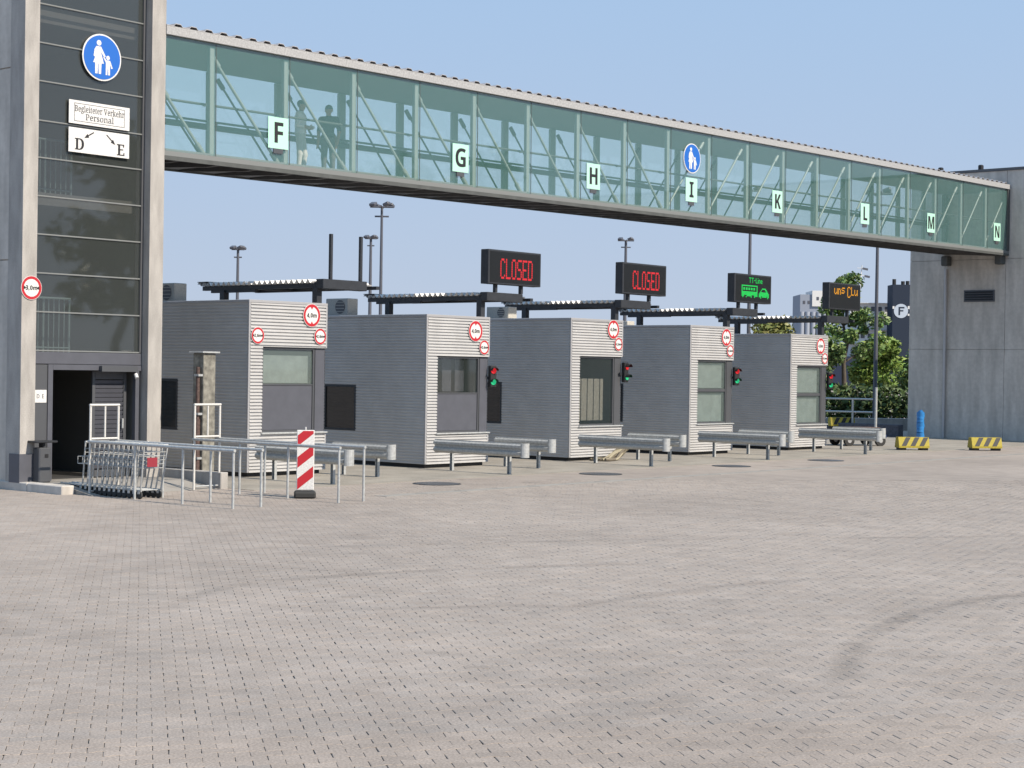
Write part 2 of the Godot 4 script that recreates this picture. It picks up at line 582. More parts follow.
	for i in rest.size():
		mm.set_instance_transform(i, rest[i][0])
		var t: float = rest[i][1]
		var wm: float = rest[i][2]
		mm.set_instance_color(i, Color(base.x * t * (1.0 + wm), base.y * t, base.z * t * (1.0 - wm)))
	var mi := MultiMeshInstance3D.new()
	mi.name = "paving_stones"
	mi.multimesh = mm
	mi.material_override = pm
	mi.set_meta("kind", "stuff")
	court.add_child(mi, true)
	# concrete apron the booths stand on
	var ap := MB.new()
	ap.bx(-2.2, 33.9, -0.03, 0.006, -14.0, 2.75)
	struct("apron", ap, M.apron)
	var gt := MB.new()
	for i in 34:
		gt.bx(-1.4 + i * 1.02, -0.4 + i * 1.02 - 0.012, -0.02, 0.004, 4.9, 5.2)
	struct("gutter", gt, M.kerb)

# -------------------------------------------------------------- stair tower
func build_tower() -> void:
	var t := thing("stair_tower", "concrete stair tower with a tall strip of dark glass and an open doorway", "tower", Vector3(-5.36, 0, 0.36))
	# local x: 0 .. 3.0 , facade z = 0
	var topy := 13.0
	var b := MB.new()
	b.bx(0, 0.29, 0.13, topy, -0.42, 0)
	var c1 := part("column", b, M.concrete, t)
	b = MB.new()
	b.bx(2.66, 2.97, 0.13, topy, -0.42, 0)
	part("column", b, M.concrete, t)
	# side walls: concrete lifts with recessed joints
	for s in [[0.03, 0.28], [2.70, 2.95]]:
		var y := 0.0
		for h in [3.95, 3.3, 3.3, 2.45]:
			b = MB.new()
			b.bx(s[0], s[1], y, y + h - 0.025, -7.0, -0.4205)
			part("wall", b, M.concrete_grey, t)
			y += h
		b = MB.new()
		b.bx(s[0] + 0.03, s[1] - 0.03, 0.0, topy, -6.98, -0.45)
		part("wall_core", b, M.concrete_grey, t)
	b = MB.new(); b.bx(0.28, 2.70, 0, topy, -7.0, -6.75)
	part("wall", b, M.interior, t)
	b = MB.new(); b.bx(0.0, 2.97, topy, topy + 0.3, -7.0, 0)
	part("roof", b, M.concrete_grey, t)
	# inner lining, floors
	b = MB.new()
	b.bx(0.282, 0.31, 0, topy, -6.7, -0.45); b.bx(2.67, 2.698, 0, topy, -6.7, -0.45)
	part("lining", b, M.interior, t)
	for y in [2.13, 4.93, 8.1]:
		b = MB.new(); b.bx(0.31, 2.67, y, y + 0.22, -6.7, -0.42)
		part("floor_slab", b, M.interior, t)
	# stair flights inside
	for f in 3:
		b = MB.new()
		for k in 15:
			b.bx(1.55, 2.6, 0.18 * k + [0.13, 2.35, 5.15][f], 0.18 * k + [0.13, 2.35, 5.15][f] + 0.18, -3.52 - 0.205 * k, -3.315 - 0.205 * k)
		part("stair_flight", b, M.concrete_grey, t)
	# balustrades seen through the glass
	for y in [2.35, 5.15]:
		b = MB.new()
		b.tube(Vector3(0.33, y + 0.98, -0.75), Vector3(1.5, y + 0.98, -0.75), 0.022)
		b.tube(Vector3(0.33, y + 0.10, -0.75), Vector3(1.5, y + 0.10, -0.75), 0.015)
		for k in 11:
			b.tube(Vector3(0.4 + k * 0.108, y, -0.75), Vector3(0.4 + k * 0.108, y + 0.98, -0.75), 0.022 if k % 5 == 0 else 0.011, 6)
		part("balustrade", b, M.stair_rail, t)
	# glazing: panes between transoms
	var ys := [2.39, 3.06, 3.73, 4.40, 5.06, 5.72, 6.36, 7.04, 7.70, 8.37, 9.04, 9.71, 10.4, 11.1, 11.8, 12.5, 13.0]
	for i in ys.size() - 1:
		b = MB.new()
		b.bx(0.335, 2.60, ys[i] + 0.014, ys[i + 1] - 0.014, -0.218, -0.206)
		part("glass_pane", b, M.glass_dark, t)
		b = MB.new()
		b.cbox(Vector3(1.475, ys[i], -0.212), Vector3(2.37, 0.026, 0.05), 0.004)
		part("transom", b, M.transom, t)
	b = MB.new(); b.bx(0.29, 0.333, 2.39, topy, -0.25, -0.18)
	part("mullion", b, M.frame, t)
	b = MB.new(); b.bx(2.602, 2.66, 2.39, topy, -0.25, -0.18)
	part("mullion", b, M.frame, t)
	# lintel band and door frame
	b = MB.new(); b.cbox(Vector3(1.475, 2.265, -0.215), Vector3(2.36, 0.21, 0.07), 0.006)
	part("lintel_panel", b, M.panel, t)
	b = MB.new()
	b.bx(0.29, 0.66, 0.13, 2.15, -0.24, -0.19)
	part("door_side_panel", b, M.frame, t)
	b = MB.new()
	b.bx(0.663, 0.76, 0.13, 2.155, -0.26, -0.17); b.bx(0.763, 2.655, 2.06, 2.155, -0.26, -0.17); b.bx(2.52, 2.60, 0.13, 2.057, -0.26, -0.17)
	part("door_frame", b, M.panel, t)
	# open door leaf (right) with louvre boards
	b = MB.new()
	b.bx(1.72, 1.78, 0.15, 2.04, -0.40, -0.36); b.bx(2.40, 2.46, 0.15, 2.04, -0.40, -0.36); b.bx(1.785, 2.395, 1.90, 2.04, -0.40, -0.36); b.bx(1.785, 2.395, 0.15, 0.27, -0.40, -0.36)
	var leaf := part("door", b, M.frame, t)
	for k in 20:
		b = MB.new()
		b.box(Vector3(2.09, 0.33 + k * 0.08, -0.38), Vector3(0.61, 0.07, 0.012), Basis(Vector3.RIGHT, 0.35))
		part("slat", b, M.panel, leaf)
	b = MB.new(); b.cbox(Vector3(2.36, 1.1, -0.33), Vector3(0.03, 0.18, 0.04), 0.006)
	part("handle", b, M.galv, leaf)
	b = MB.new(); b.bx(1.72, 2.50, 2.04, 2.14, -0.16, -0.08)
	part("door_closer", b, M.frame, t)
	b = MB.new(); b.tube(Vector3(2.48, 2.0, -0.12), Vector3(2.48, 1.93, -0.08), 0.035)
	part("door_lamp", b, M.white, t)
	# darker band around the foot of the left column
	b = MB.new(); b.bx(-0.012, 0.30, 0.13, 0.62, -0.3, 0.012)
	part("dark_foot_band", b, M.panel, t)
	# entrance platform with a sloping front
	var pl := MB.new()
	var prof := PackedVector2Array([Vector2(-7.0, -0.04), Vector2(2.05, -0.04), Vector2(2.05, 0.004), Vector2(1.15, 0.13), Vector2(-7.0, 0.13)])
	pl.prism(prof, -5.1, -2.45, Transform3D(Basis(Vector3(0, 0, 1), Vector3.UP, Vector3(1, 0, 0)), Vector3.ZERO))
	struct("entrance_platform", pl, M.kerb)
	# kerb stones on the platform's open side
	for k in 7:
		b = MB.new()
		b.cbox(Vector3(-5.24, 0.055, 1.1 - k * 1.003), Vector3(0.26, 0.18, 0.995), 0.015)
		var kb := part("kerb_stone" if k == 0 else "kerb_stone_%03d" % k, b, M.concrete_grey, self)
		kb.set_meta("kind", "structure")
	# low side wall
	b = MB.new(); b.cbox(Vector3(-2.33, 0.12, 1.05), Vector3(0.17, 0.34, 2.1), 0.012)
	single("low_wall", b, M.concrete, "low grey concrete side wall between the tower entrance and the first booth", "wall")
	# tall grey post with a pipe on its flank
	t = thing("duct_post", "tall weathered grey duct post with a pipe, standing behind the empty trolley frame", "post", Vector3(-2.1, 0, 1.15))
	b = MB.new(); b.cbox(Vector3(0.06, 1.2, 0), Vector3(0.28, 2.40, 0.30), 0.01)
	part("casing", b, grain(mat(0.30, 0.29, 0.25, 0.85), noise_tex(31, 0.03, 4, 0.6, 1.0), 0.7), t)
	b = MB.new(); b.cbox(Vector3(0.06, 2.415, 0), Vector3(0.40, 0.03, 0.40), 0.005)
	part("cap", b, M.galv, t)
	b = MB.new(); b.tube(Vector3(-0.15, 0, 0.08), Vector3(-0.15, 2.15, 0.08), 0.035); b.tube(Vector3(-0.15, 0.0, 0.08), Vector3(-0.15, 1.2, 0.08), 0.05)
	part("pipe", b, grain(mat(0.16, 0.10, 0.085, 0.7), noise_tex(32, 0.05, 3, 0.5, 1.0), 1.3), t)
	for y in [0.5, 1.3, 2.0]:
		b = MB.new(); b.box(Vector3(-0.14, y, 0.08), Vector3(0.10, 0.04, 0.13))
		part("clamp", b, M.galv, t)
	b = MB.new(); b.cbox(Vector3(-4.0, 0.14, -1.75), Vector3(1.75, 0.02, 3.3), 0.005)  # added dark sheet: keeps the sunlit floor behind the doorway from showing bright
	single("added_dark_mat", b, M.rubber, "dark mat added on the floor inside the tower doorway to keep it dark", "mat")
	# litter bin with a flat lid by the door
	t = thing("litter_bin", "slim dark litter bin with a flat lid beside the tower doorway", "bin", Vector3(-4.99, 0.13, 0.47))
	b = MB.new(); b.cbox(Vector3(0, 0.3, 0), Vector3(0.24, 0.6, 0.2), 0.02)
	part("body", b, M.frame, t)
	b = MB.new(); b.bx(-0.02, 0.02, 0.6, 0.68, -0.07, 0.07)
	part("lid_stem", b, M.dark, t)
	b = MB.new(); b.cbox(Vector3(0, 0.70, 0), Vector3(0.44, 0.035, 0.28), 0.008)
	part("lid", b, M.dark, t)
	b = MB.new(); b.box(Vector3(0.02, 0.46, 0.101), Vector3(0.07, 0.06, 0.012))
	part("lock", b, M.black, t)
	# round pedestrian sign and direction boards on the glass
	ped_sign("large round blue sign with a white adult and child, on the tower glass", Vector3(-3.68, 7.62, 0.20), 0.415)
	t = thing("direction_board", "white board with two lines of lettering in a thin frame, on the tower glass", "sign", Vector3(-3.71, 6.59, 0.20))
	b = MB.new(); b.box(Vector3.ZERO, Vector3(1.29, 0.41, 0.012))
	part("board", b, M.white, t)
	b = MB.new()
	for s in [[0, 0.155, 1.07, 0.008], [0, -0.155, 1.07, 0.008]]: b.box(Vector3(s[0], s[1], 0.0075), Vector3(s[2], s[3], 0.003))
	b.box(Vector3(-0.531, 0, 0.0075), Vector3(0.008, 0.318, 0.003)); b.box(Vector3(0.531, 0, 0.0075), Vector3(0.008, 0.318, 0.003))
	part("border_line", b, M.frame, t)
	text_part("lettering", "Begleiteter Verkehr", 0.105, Vector3(0, 0.065, 0.009), M.frame, t, true, false, 0.78)
	text_part("lettering", "Personal", 0.105, Vector3(0, -0.07, 0.009), M.frame, t, true, false, 1.0)
	t = thing("direction_board", "white board with two arrows and the letters D and E, on the tower glass", "sign", Vector3(-3.71, 6.10, 0.20))
	b = MB.new(); b.box(Vector3.ZERO, Vector3(1.29, 0.43, 0.012))
	part("board", b, M.white, t)
	text_part("letter", "D", 0.20, Vector3(-0.42, -0.07, 0.009), M.black, t, true)
	text_part("letter", "E", 0.20, Vector3(0.46, -0.08, 0.009), M.black, t, true)
	for s in [[Vector2(-0.12, 0.17), Vector2(-0.32, 0.05)], [Vector2(0.15, 0.16), Vector2(0.34, 0.0)]]:
		b = MB.new()
		arrow(b, s[0], s[1], 0.02, 0.075)
		part("arrow", b, M.black, t)
	width_sign("round red-rimmed white width limit sign on the tower's bright column", Vector3(-5.18, 3.455, 0.372), 0.205, "3,0m", false)
	t = thing("door_notice", "small white notice beside the tower doorway", "notice", Vector3(-4.84, 1.60, 0.176))
	b = MB.new(); b.box(Vector3.ZERO, Vector3(0.24, 0.22, 0.006))
	part("sheet", b, M.white, t)
	text_part("letter", "D", 0.07, Vector3(-0.05, 0, 0.005), M.frame, t, false, false)
	text_part("letter", "E", 0.07, Vector3(0.05, 0, 0.005), M.frame, t, false, false)

func arrow(b: MB, a: Vector2, e: Vector2, w: float, hw: float) -> void:
	var d := (e - a).normalized()
	var p := Vector2(-d.y, d.x)
	var m := e - d * hw * 1.3
	b.prism(PackedVector2Array([a + p * w * 0.5, m + p * w * 0.5, m + p * hw * 0.5, e, m - p * hw * 0.5, m - p * w * 0.5, a - p * w * 0.5]), 0.0065, 0.0095)

func ped_sign(label: String, at: Vector3, r: float) -> void:
	var t := thing("pedestrian_sign", label, "sign", at)
	var b := MB.new()
	b.disc(Vector3.ZERO, Vector3(0, 0, 1), r, 0.012, 40)
	part("rim", b, M.white, t)
	b = MB.new(); b.disc(Vector3(0, 0, 0.008), Vector3(0, 0, 1), r * 0.935, 0.006, 40)
	part("disc", b, M.blue, t)
	# figures: adult with skirt, child by the hand
	var s := r
	b = MB.new()
	b.disc(Vector3(-0.17, 0.60, 0) * s + Vector3(0, 0, 0.0125), Vector3(0, 0, 1), 0.12 * s, 0.004, 16)
	b.prism(scaled([[-0.30, 0.45], [-0.06, 0.45], [0.18, 0.06], [0.10, 0.01], [-0.07, 0.24], [-0.02, 0.08], [0.09, -0.26], [-0.03, -0.26], [-0.05, -0.72], [-0.17, -0.72], [-0.19, -0.28], [-0.21, -0.28], [-0.23, -0.72], [-0.35, -0.72], [-0.36, -0.26], [-0.46, -0.26], [-0.33, 0.06], [-0.38, -0.02], [-0.44, 0.02], [-0.40, 0.30]], s), 0.0105, 0.0145)
	part("adult_figure", b, M.white, t)
	b = MB.new()
	b.disc(Vector3(0.30, 0.02, 0) * s + Vector3(0, 0, 0.0125), Vector3(0, 0, 1), 0.095 * s, 0.004, 14)
	b.prism(scaled([[0.21, -0.09], [0.41, -0.09], [0.55, -0.40], [0.48, -0.43], [0.41, -0.26], [0.41, -0.72], [0.325, -0.72], [0.315, -0.46], [0.285, -0.46], [0.275, -0.72], [0.19, -0.72], [0.19, -0.2], [0.05, 0.02], [0.09, 0.06]], s), 0.0105, 0.0145)
	part("child_figure", b, M.white, t)

func scaled(a: Array, s: float) -> PackedVector2Array:
	var p := PackedVector2Array()
	for q in a: p.append(Vector2(q[0], q[1]) * s)
	return p

# round limit sign; tall = height limit (wedges above and below), else width limit (wedges left and right)
func width_sign(label: String, at: Vector3, r: float, txt: String, tall: bool, group := "") -> void:
	var t := thing("limit_sign", label, "sign", at, group)
	var b := MB.new(); b.disc(Vector3.ZERO, Vector3(0, 0, 1), r, 0.008, 32)
	part("plate", b, M.white, t)
	b = MB.new(); b.ring(Vector3.ZERO, r * 0.74, r * 0.965, 0.0062)
	part("rim", b, M.red, t)
	for s in [-1.0, 1.0]:
		var q := MB.new()
		var w := 0.17 * r
		if tall: q.prism(PackedVector2Array([Vector2(-w, s * r * 0.76), Vector2(w, s * r * 0.76), Vector2(0, s * r * 0.50)]), 0.0045, 0.0075)
		else: q.prism(PackedVector2Array([Vector2(s * r * 0.76, -w), Vector2(s * r * 0.76, w), Vector2(s * r * 0.50, 0)]), 0.0045, 0.0075)
		part("wedge", q, M.red if tall else M.black, t)
	text_part("lettering", txt, r * 0.36, Vector3(0, 0, 0.007), M.black, t)
	b = MB.new(); b.box(Vector3(0, 0, -0.012), Vector3(r * 0.5, 0.03, 0.016))
	part("clip", b, M.galv, t)

# -------------------------------------------------------------- footbridge
const BL := 36.32
func build_bridge() -> void:
	var t := thing("footbridge", "long glazed footbridge with green tinted panes and a corrugated roof, above the booths", "bridge", Vector3(-2.36, 5.77, 0.30))
	t.rotation.z = 0.0125
	var zr := -2.42
	var post0 := 1.165
	var bay := 1.858
	var b := MB.new()
	# edge channels, tapering cross beams, thin deck
	var zx := Transform3D(Basis(Vector3(0, 0, -1), Vector3.UP, Vector3(1, 0, 0)), Vector3.ZERO)
	for k in 39:
		b = MB.new()
		b.prism(PackedVector2Array([Vector2(0.03, 0.18), Vector2(0.35, 0.17), Vector2(-zr - 0.05, 0.29), Vector2(-zr - 0.05, 0.328), Vector2(0.03, 0.328)]), 0.35 + k * 0.94, 0.45 + k * 0.94, zx)
		part("cross_beam", b, M.bridge_under, t)
	b = MB.new(); b.bx(0, BL, 0.33, 0.385, zr + 0.03, -0.03)
	part("deck", b, M.deck, t)
	b = MB.new(); b.bx(0, BL, 0.17, 0.245, -0.02, 0.035)
	part("edge_channel", b, M.bridge_dark, t)
	b = MB.new(); b.bx(0, BL, 0.248, 0.335, -0.01, 0.025)
	part("sill_channel", b, M.transom, t)
	b = MB.new(); b.bx(0, BL, 0.29, 0.335, zr - 0.03, zr + 0.02)
	part("sill_channel", b, M.bridge_dark, t)
	# roof: ceiling, fascia, ribbed sheet
	b = MB.new(); b.bx(0, BL, 2.40, 2.47, zr + 0.06, -0.06)
	part("ceiling", b, M.ceiling, t)
	for z in [[0.0, 0.08], [zr - 0.08, zr]]:
		b = MB.new(); b.bx(0, BL, 2.46, 2.62, z[0], z[1])
		part("fascia", b, M.fascia, t)
	b = MB.new()
	var pitch := 0.36
	var x := 0.0
	while x < BL - pitch:
		var pr := [[0.0, 0.0], [0.16, 0.0], [0.20, 0.045], [0.32, 0.045], [0.36, 0.0]]
		for i in 4:
			var a := Vector3(x + pr[i][0], 2.632 + pr[i][1], 0.085)
			var d := Vector3(x + pr[i + 1][0], 2.632 + pr[i + 1][1], 0.085)
			var nn := Vector3(a.y - d.y, d.x - a.x, 0).normalized()
			var off := Vector3(0, 0, zr - 0.17)
			b.quad(a, d, d + off, a + off, nn)
			b.quad(a + Vector3(0, -0.012, 0), d + Vector3(0, -0.012, 0), d, a, Vector3(0, 0, 1))
		x += pitch
	part("roof_sheet", b, M.roof_sheet, t)
	# posts front and rear
	for k in 19:
		for z in [-0.075, zr + 0.075]:
			b = MB.new(); b.cbox(Vector3(post0 + k * bay, 1.365, z), Vector3(0.12 if z > -1.0 else 0.19, 2.06, 0.09), 0.008)
			part("post", b, M.bridge_post, t)
	# end frame at the building
	b = MB.new(); b.bx(BL - 0.16, BL - 0.001, 0.335, 2.455, -0.16, 0.05)
	part("end_post", b, M.bridge_dark, t)
	b = MB.new(); b.bx(BL - 0.16, BL - 0.001, 0.335, 2.395, zr, zr + 0.16)
	part("end_post", b, M.bridge_dark, t)
	# glass panes
	for k in 20:
		var xa := maxf(0.03, post0 + (k - 1) * bay + 0.05 + 0.006)
		var xb := minf(BL - 0.17, post0 + k * bay + 0.05 - 0.006)
		for z in [0.008, zr - 0.008]:
			b = MB.new(); b.bx(xa, xb, 0.34, 2.455, z - 0.005, z + 0.005)
			part("glass_pane", b, M.glass_bridge, t)
		b = MB.new(); b.bx(xb + 0.001, xb + 0.011, 0.34, 2.455, 0.0, 0.016)
		part("glazing_bar", b, M.bridge_dark, t)
	# diagonals: falling towards the middle
	for z in [-0.17, zr + 0.17]:
		for k in range(-1, 19):
			var xa := post0 + k * bay + 0.10
			var xb := post0 + (k + 1) * bay - 0.10
			if k < 0: xa = 0.06
			var p := Vector3(xa, 2.25, z)
			var q := Vector3(xb, 0.38, z)
			if k == -1: p.y = 0.38 + 1.87 * (xb - xa) / 1.64
			if k >= 8:
				p = Vector3(xa, 0.38, z); q = Vector3(xb, 2.25, z)
			b = MB.new()
			b.tube(p, q, 0.030 if z > -1.0 else 0.022, 6)
			var d := (q - p).normalized()
			b.tube(p, p + d * 0.24, 0.05, 6); b.tube(q, q - d * 0.24, 0.05, 6)
			part("tie_rod", b, M.bridge_post if z > -1.0 else M.rod, t)
	# middle rails and handrails
	b = MB.new(); b.bx(0, BL - 0.17, 1.19, 1.31, zr + 0.13, zr + 0.18)
	part("rail", b, M.frame, t)
	for z in [-0.30, zr + 0.30]:
		b = MB.new(); b.tube(Vector3(0.0, 1.34, z), Vector3(BL - 0.17, 1.34, z), 0.024, 8)
		part("handrail", b, M.rod, t)
		for k in 19:
			b = MB.new(); b.bx(post0 + k * bay - 0.02, post0 + k * bay + 0.02, 1.30, 1.33, minf(z, (zr + 0.12) if z < -1 else z), maxf(z, -0.12 if z > -1 else z))
			part("bracket", b, M.trim, t)
	# bearings on the building side
	for z in [-0.20, zr + 0.22]:
		b = MB.new(); b.cbox(Vector3(BL - 0.20, 0.04, z), Vector3(0.34, 0.34, 0.26), 0.03)
		part("bearing", b, M.bridge_dark, t)
	# letter boards hanging behind the glass face
	var data := [["F", 0.393], ["G", 5.700], ["H", 10.458], ["I", 14.611], ["K", 18.814], ["L", 23.784], ["M", 28.088], ["N", 32.987]]
	for d in data:
		var lx: float = d[1] + 2.36
		var s := thing("lane_letter_board", "pale green board with the black letter %s on the footbridge glass" % d[0], "sign", t.transform * Vector3(lx, 0.935, 0.035), "lane letter boards")
		s.rotation.z = t.rotation.z
		b = MB.new(); b.box(Vector3.ZERO, Vector3(0.52, 0.61, 0.012))
		part("board", b, M.teal_white, s)
		text_part("letter", d[0], 0.40, Vector3(0, 0, 0.009), M.black, s, false, true, 1.0)
		b = MB.new(); b.bx(-0.12, 0.12, -0.40, -0.306, -0.012, 0.008)
		part("clip", b, M.frame, s)
	ped_sign("smaller round blue sign with a white adult and child, on the footbridge glass", t.transform * Vector3(14.62 + 2.36, 1.75, 0.04), 0.385)

# -------------------------------------------------------------- terminal building
func build_building() -> void:
	var t := thing("terminal_building", "bare grey concrete building where the footbridge ends", "building", Vector3(33.97, 0, 0))
	var z0 := -3.40
	# cast concrete panels on the face towards the bridge, joints recessed
	var core := MB.new(); core.bx(0.06, 14.0, -0.1, 9.36, z0 + 0.06, 22.0)
	part("core", core, M.concrete_grey, t)
	var zs := [z0, -2.05, 0.22, 3.2, 6.0, 8.8, 12.0, 15.0, 18.5, 22.0]
	var ys := [-0.1, 3.15, 6.3, 9.36]
	for i in zs.size() - 1:
		for j in 3:
			var b := MB.new()
			b.bx(0.0, 0.10, ys[j] + (0.006 if j else 0.0), ys[j + 1] - 0.006, zs[i] + (0.006 if i else 0.0), zs[i + 1] - 0.006)
			part("wall_panel", b, M.concrete_grey, t)
	for j in 3:
		for i in 4:
			var b := MB.new(); b.bx(0.106 + i * 3.4, 0.106 + i * 3.4 + 3.388, ys[j] + 0.006, ys[j + 1] - 0.006, z0, z0 + 0.10)
			part("wall_panel", b, M.concrete_grey, t)
	var b := MB.new(); b.bx(-0.04, 14.0, 9.362, 9.45, z0 - 0.04, 22.0)
	part("coping", b, M.frame, t)
	b = MB.new(); b.tube(Vector3(-0.07, 0.0, -1.98), Vector3(-0.07, 6.0, -1.98), 0.05, 10)
	part("downpipe", b, M.trim, t)
	b = MB.new(); b.bx(-0.03, 0.02, 4.82, 5.23, -1.30, -0.16)
	var v := part("vent", b, M.frame, t)
	for k in 4:
		b = MB.new(); b.box(Vector3(-0.04, 4.90 + k * 0.085, -0.73), Vector3(0.03, 0.05, 1.04), Basis(Vector3(0, 0, 1), -0.5))
		part("slat", b, M.steel_dark, v)
	for p in [[0.3, -0.9], [0.25, -2.4]]:
		b = MB.new(); b.cbox(Vector3(p[0], 9.55, p[1]), Vector3(0.16, 0.2, 0.16), 0.03)
		part("roof_lamp", b, M.black, t)
	b = MB.new(); b.tube(Vector3(1.5, 9.4, 1.2), Vector3(1.5, 11.6, 1.2), 0.018, 6)
	part("aerial", b, M.trim, t)

# -------------------------------------------------------------- booths
const ORD := ["first", "second", "third", "fourth", "fifth"]
func build_booths() -> void:
	var dy := [0.0, -0.11, -0.02, -0.04, -0.14]
	for k in 5:
		booth(k, Vector3(5.05 * k, 0, 0), dy[k])

func booth(k: int, at: Vector3, dy: float) -> void:
	var W := 2.05
	var D := 4.6
	var H: float = 3.47 + dy
	var lab: String = [
		"ribbed metal booth beside the tower, with three round signs on its front",
		"ribbed metal booth with a dark window over a grey panel, second from the tower",
		"ribbed metal booth with one tall undivided window, third from the tower",
		"ribbed metal booth with two pale panes, fourth from the tower under the green display",
		"ribbed metal booth with two pale panes, farthest from the tower and nearest the tree"][k]
	var t := thing("control_booth", lab, "booth", at, "control booths in a row")
	var b := MB.new(); b.bx(0.07, W - 0.07, 0.0, 0.10, -D + 0.07, -0.07)
	part("plinth", b, M.dark, t)
	var y0 := 0.09
	var wy0 := 0.87 + dy * 0.9; var wy1 := 2.565 + dy * 0.9; var wx0 := 0.34; var wx1 := 1.755
	# front wall in four fields
	b = MB.new(); corrugated(b, Vector3(0.02, 0, 0), Vector3(W - 0.04, 0, 0), y0, wy0, Vector3(0, 0, 1))
	corrugated(b, Vector3(0.02, 0, 0), Vector3(wx0 - 0.02, 0, 0), wy0, wy1, Vector3(0, 0, 1))
	corrugated(b, Vector3(0.02, 0, 0), Vector3(W - 0.04, 0, 0), wy1, H - 0.05, Vector3(0, 0, 1))
	part("front_wall", b, M.cladding, t)
	# left side wall with window opening
	var sz0 := -3.2; var sz1 := -2.16; var sy0 := 0.86 + dy; var sy1 := 1.90 + dy
	b = MB.new()
	corrugated(b, Vector3(0, 0, -0.02), Vector3(0, 0, -D + 0.04), y0, sy0, Vector3(-1, 0, 0), 0.066, 0.012)
	corrugated(b, Vector3(0, 0, -0.02), Vector3(0, 0, -D + 0.04), sy1, H - 0.05, Vector3(-1, 0, 0), 0.066, 0.012)
	corrugated(b, Vector3(0, 0, -0.02), Vector3(0, 0, sz1 + 0.02), sy0, sy1, Vector3(-1, 0, 0), 0.066, 0.012)
	corrugated(b, Vector3(0, 0, sz0), Vector3(0, 0, -D + 0.02 - sz0), sy0, sy1, Vector3(-1, 0, 0), 0.066, 0.012)
	part("side_wall", b, M.side_sheet, t)
	b = MB.new(); corrugated(b, Vector3(W, 0, -0.02), Vector3(0, 0, -D + 0.04), y0, H - 0.05, Vector3(1, 0, 0), 0.066, 0.012)
	part("side_wall", b, M.side_sheet, t)
	b = MB.new(); corrugated(b, Vector3(0.02, 0, -D), Vector3(W - 0.04, 0, 0), y0, H - 0.05, Vector3(0, 0, -1))
	part("back_wall", b, M.side_sheet, t)
	# corner trims
	for p in [[0.0, 0.0], [W, 0.0], [0.0, -D], [W, -D]]:
		b = MB.new()
		if p[0] > 1.0 and p[1] == 0.0:
			b.cbox(Vector3(p[0], (wy0 - 0.02 + y0) * 0.5, p[1]), Vector3(0.046, wy0 - 0.02 - y0, 0.046), 0.006); b.cbox(Vector3(p[0], (H - 0.05 + wy1) * 0.5, p[1]), Vector3(0.046, H - 0.05 - wy1, 0.046), 0.006)
		else:
			b.cbox(Vector3(p[0], (H - 0.05 + y0) * 0.5, p[1]), Vector3(0.046, H - 0.05 - y0, 0.046), 0.006)
		part("corner_trim", b, M.trim, t)
	# inner lining so that the sun enters only through the windows
	b = MB.new()
	b.bx(0.03, W - 0.03, 0.1, 0.13, -D + 0.03, -0.03)
	b.bx(0.03, 0.05, 0.13, sy0, -D + 0.03, -0.03); b.bx(0.03, 0.05, sy1, H - 0.06, -D + 0.03, -0.03); b.bx(0.03, 0.05, sy0, sy1, -D + 0.03, sz0); b.bx(0.03, 0.05, sy0, sy1, sz1, -0.03)
	b.bx(W - 0.05, W - 0.03, 0.13, H - 0.06, -D + 0.03, -0.12)
	b.bx(0.05, W - 0.05, 0.13, H - 0.06, -D + 0.03, -D + 0.05)
	b.bx(0.05, W - 0.05, 0.13, wy0 - 0.02, -0.05, -0.03); b.bx(0.05, W - 0.05, wy1 + 0.02, H - 0.06, -0.05, -0.03)
	part("lining", b, M.interior, t)
	b = MB.new(); b.cbox(Vector3(W * 0.5, H - 0.02, -D * 0.5), Vector3(W + 0.05, 0.06, D + 0.05), 0.008)
	part("roof", b, M.trim, t)
	# window of the front
	var win := Node3D.new(); win.name = "window"; t.add_child(win, true)
	b = MB.new()
	b.bx(wx0, wx0 + 0.04, wy0, wy1, -0.08, -0.012); b.bx(wx1 - 0.04, wx1, wy0, wy1, -0.08, -0.012)
	b.bx(wx0 + 0.041, wx1 - 0.041, wy1 - 0.045, wy1, -0.08, -0.012); b.bx(wx0 + 0.041, wx1 - 0.041, wy0, wy0 + 0.04, -0.08, -0.012)
	part("frame", b, M.frame, win)
	b = MB.new(); b.cbox(Vector3((wx0 + W) * 0.5, wy0 - 0.018, 0.022), Vector3(W - wx0 + 0.06, 0.03, 0.085), 0.005)
	part("sill", b, M.galv, win)
	b = MB.new(); b.bx(wx1 + 0.003, W - 0.012, wy0, wy1, -0.07, -0.018)
	part("lane_side_panel", b, M.panel if k < 2 else M.frame, win)
	b = MB.new(); b.bx(wx1 + 0.003, wx1 + 0.02, wy0, wy1, -0.018, -0.008)
	part("panel_joint", b, M.dark, win)
	var ix0 := wx0 + 0.042; var ix1 := wx1 - 0.042
	var mid: float = [1.80, 1.63, 0.0, 1.72, 1.60][k]
	if k < 2:
		b = MB.new(); b.cbox(Vector3((ix0 + ix1) * 0.5, (wy0 + 0.042 + mid) * 0.5, -0.045), Vector3(ix1 - ix0, mid - wy0 - 0.042, 0.03), 0.004)
		part("lower_panel", b, M.panel, win)
		b = MB.new(); b.bx(ix0, ix1, mid + 0.032, wy1 - 0.047, -0.05, -0.042)
		part("glass_pane", b, M.glass_booth if k == 0 else M.glass_clear, win)
		b = MB.new(); b.bx(ix0, ix1, mid + 0.002, mid + 0.03, -0.07, -0.02)
		part("transom", b, M.frame, win)
	elif k == 2:
		b = MB.new(); b.bx(ix0, ix1, wy0 + 0.042, wy1 - 0.047, -0.05, -0.042)
		part("glass_pane", b, M.glass_clear, win)
	else:
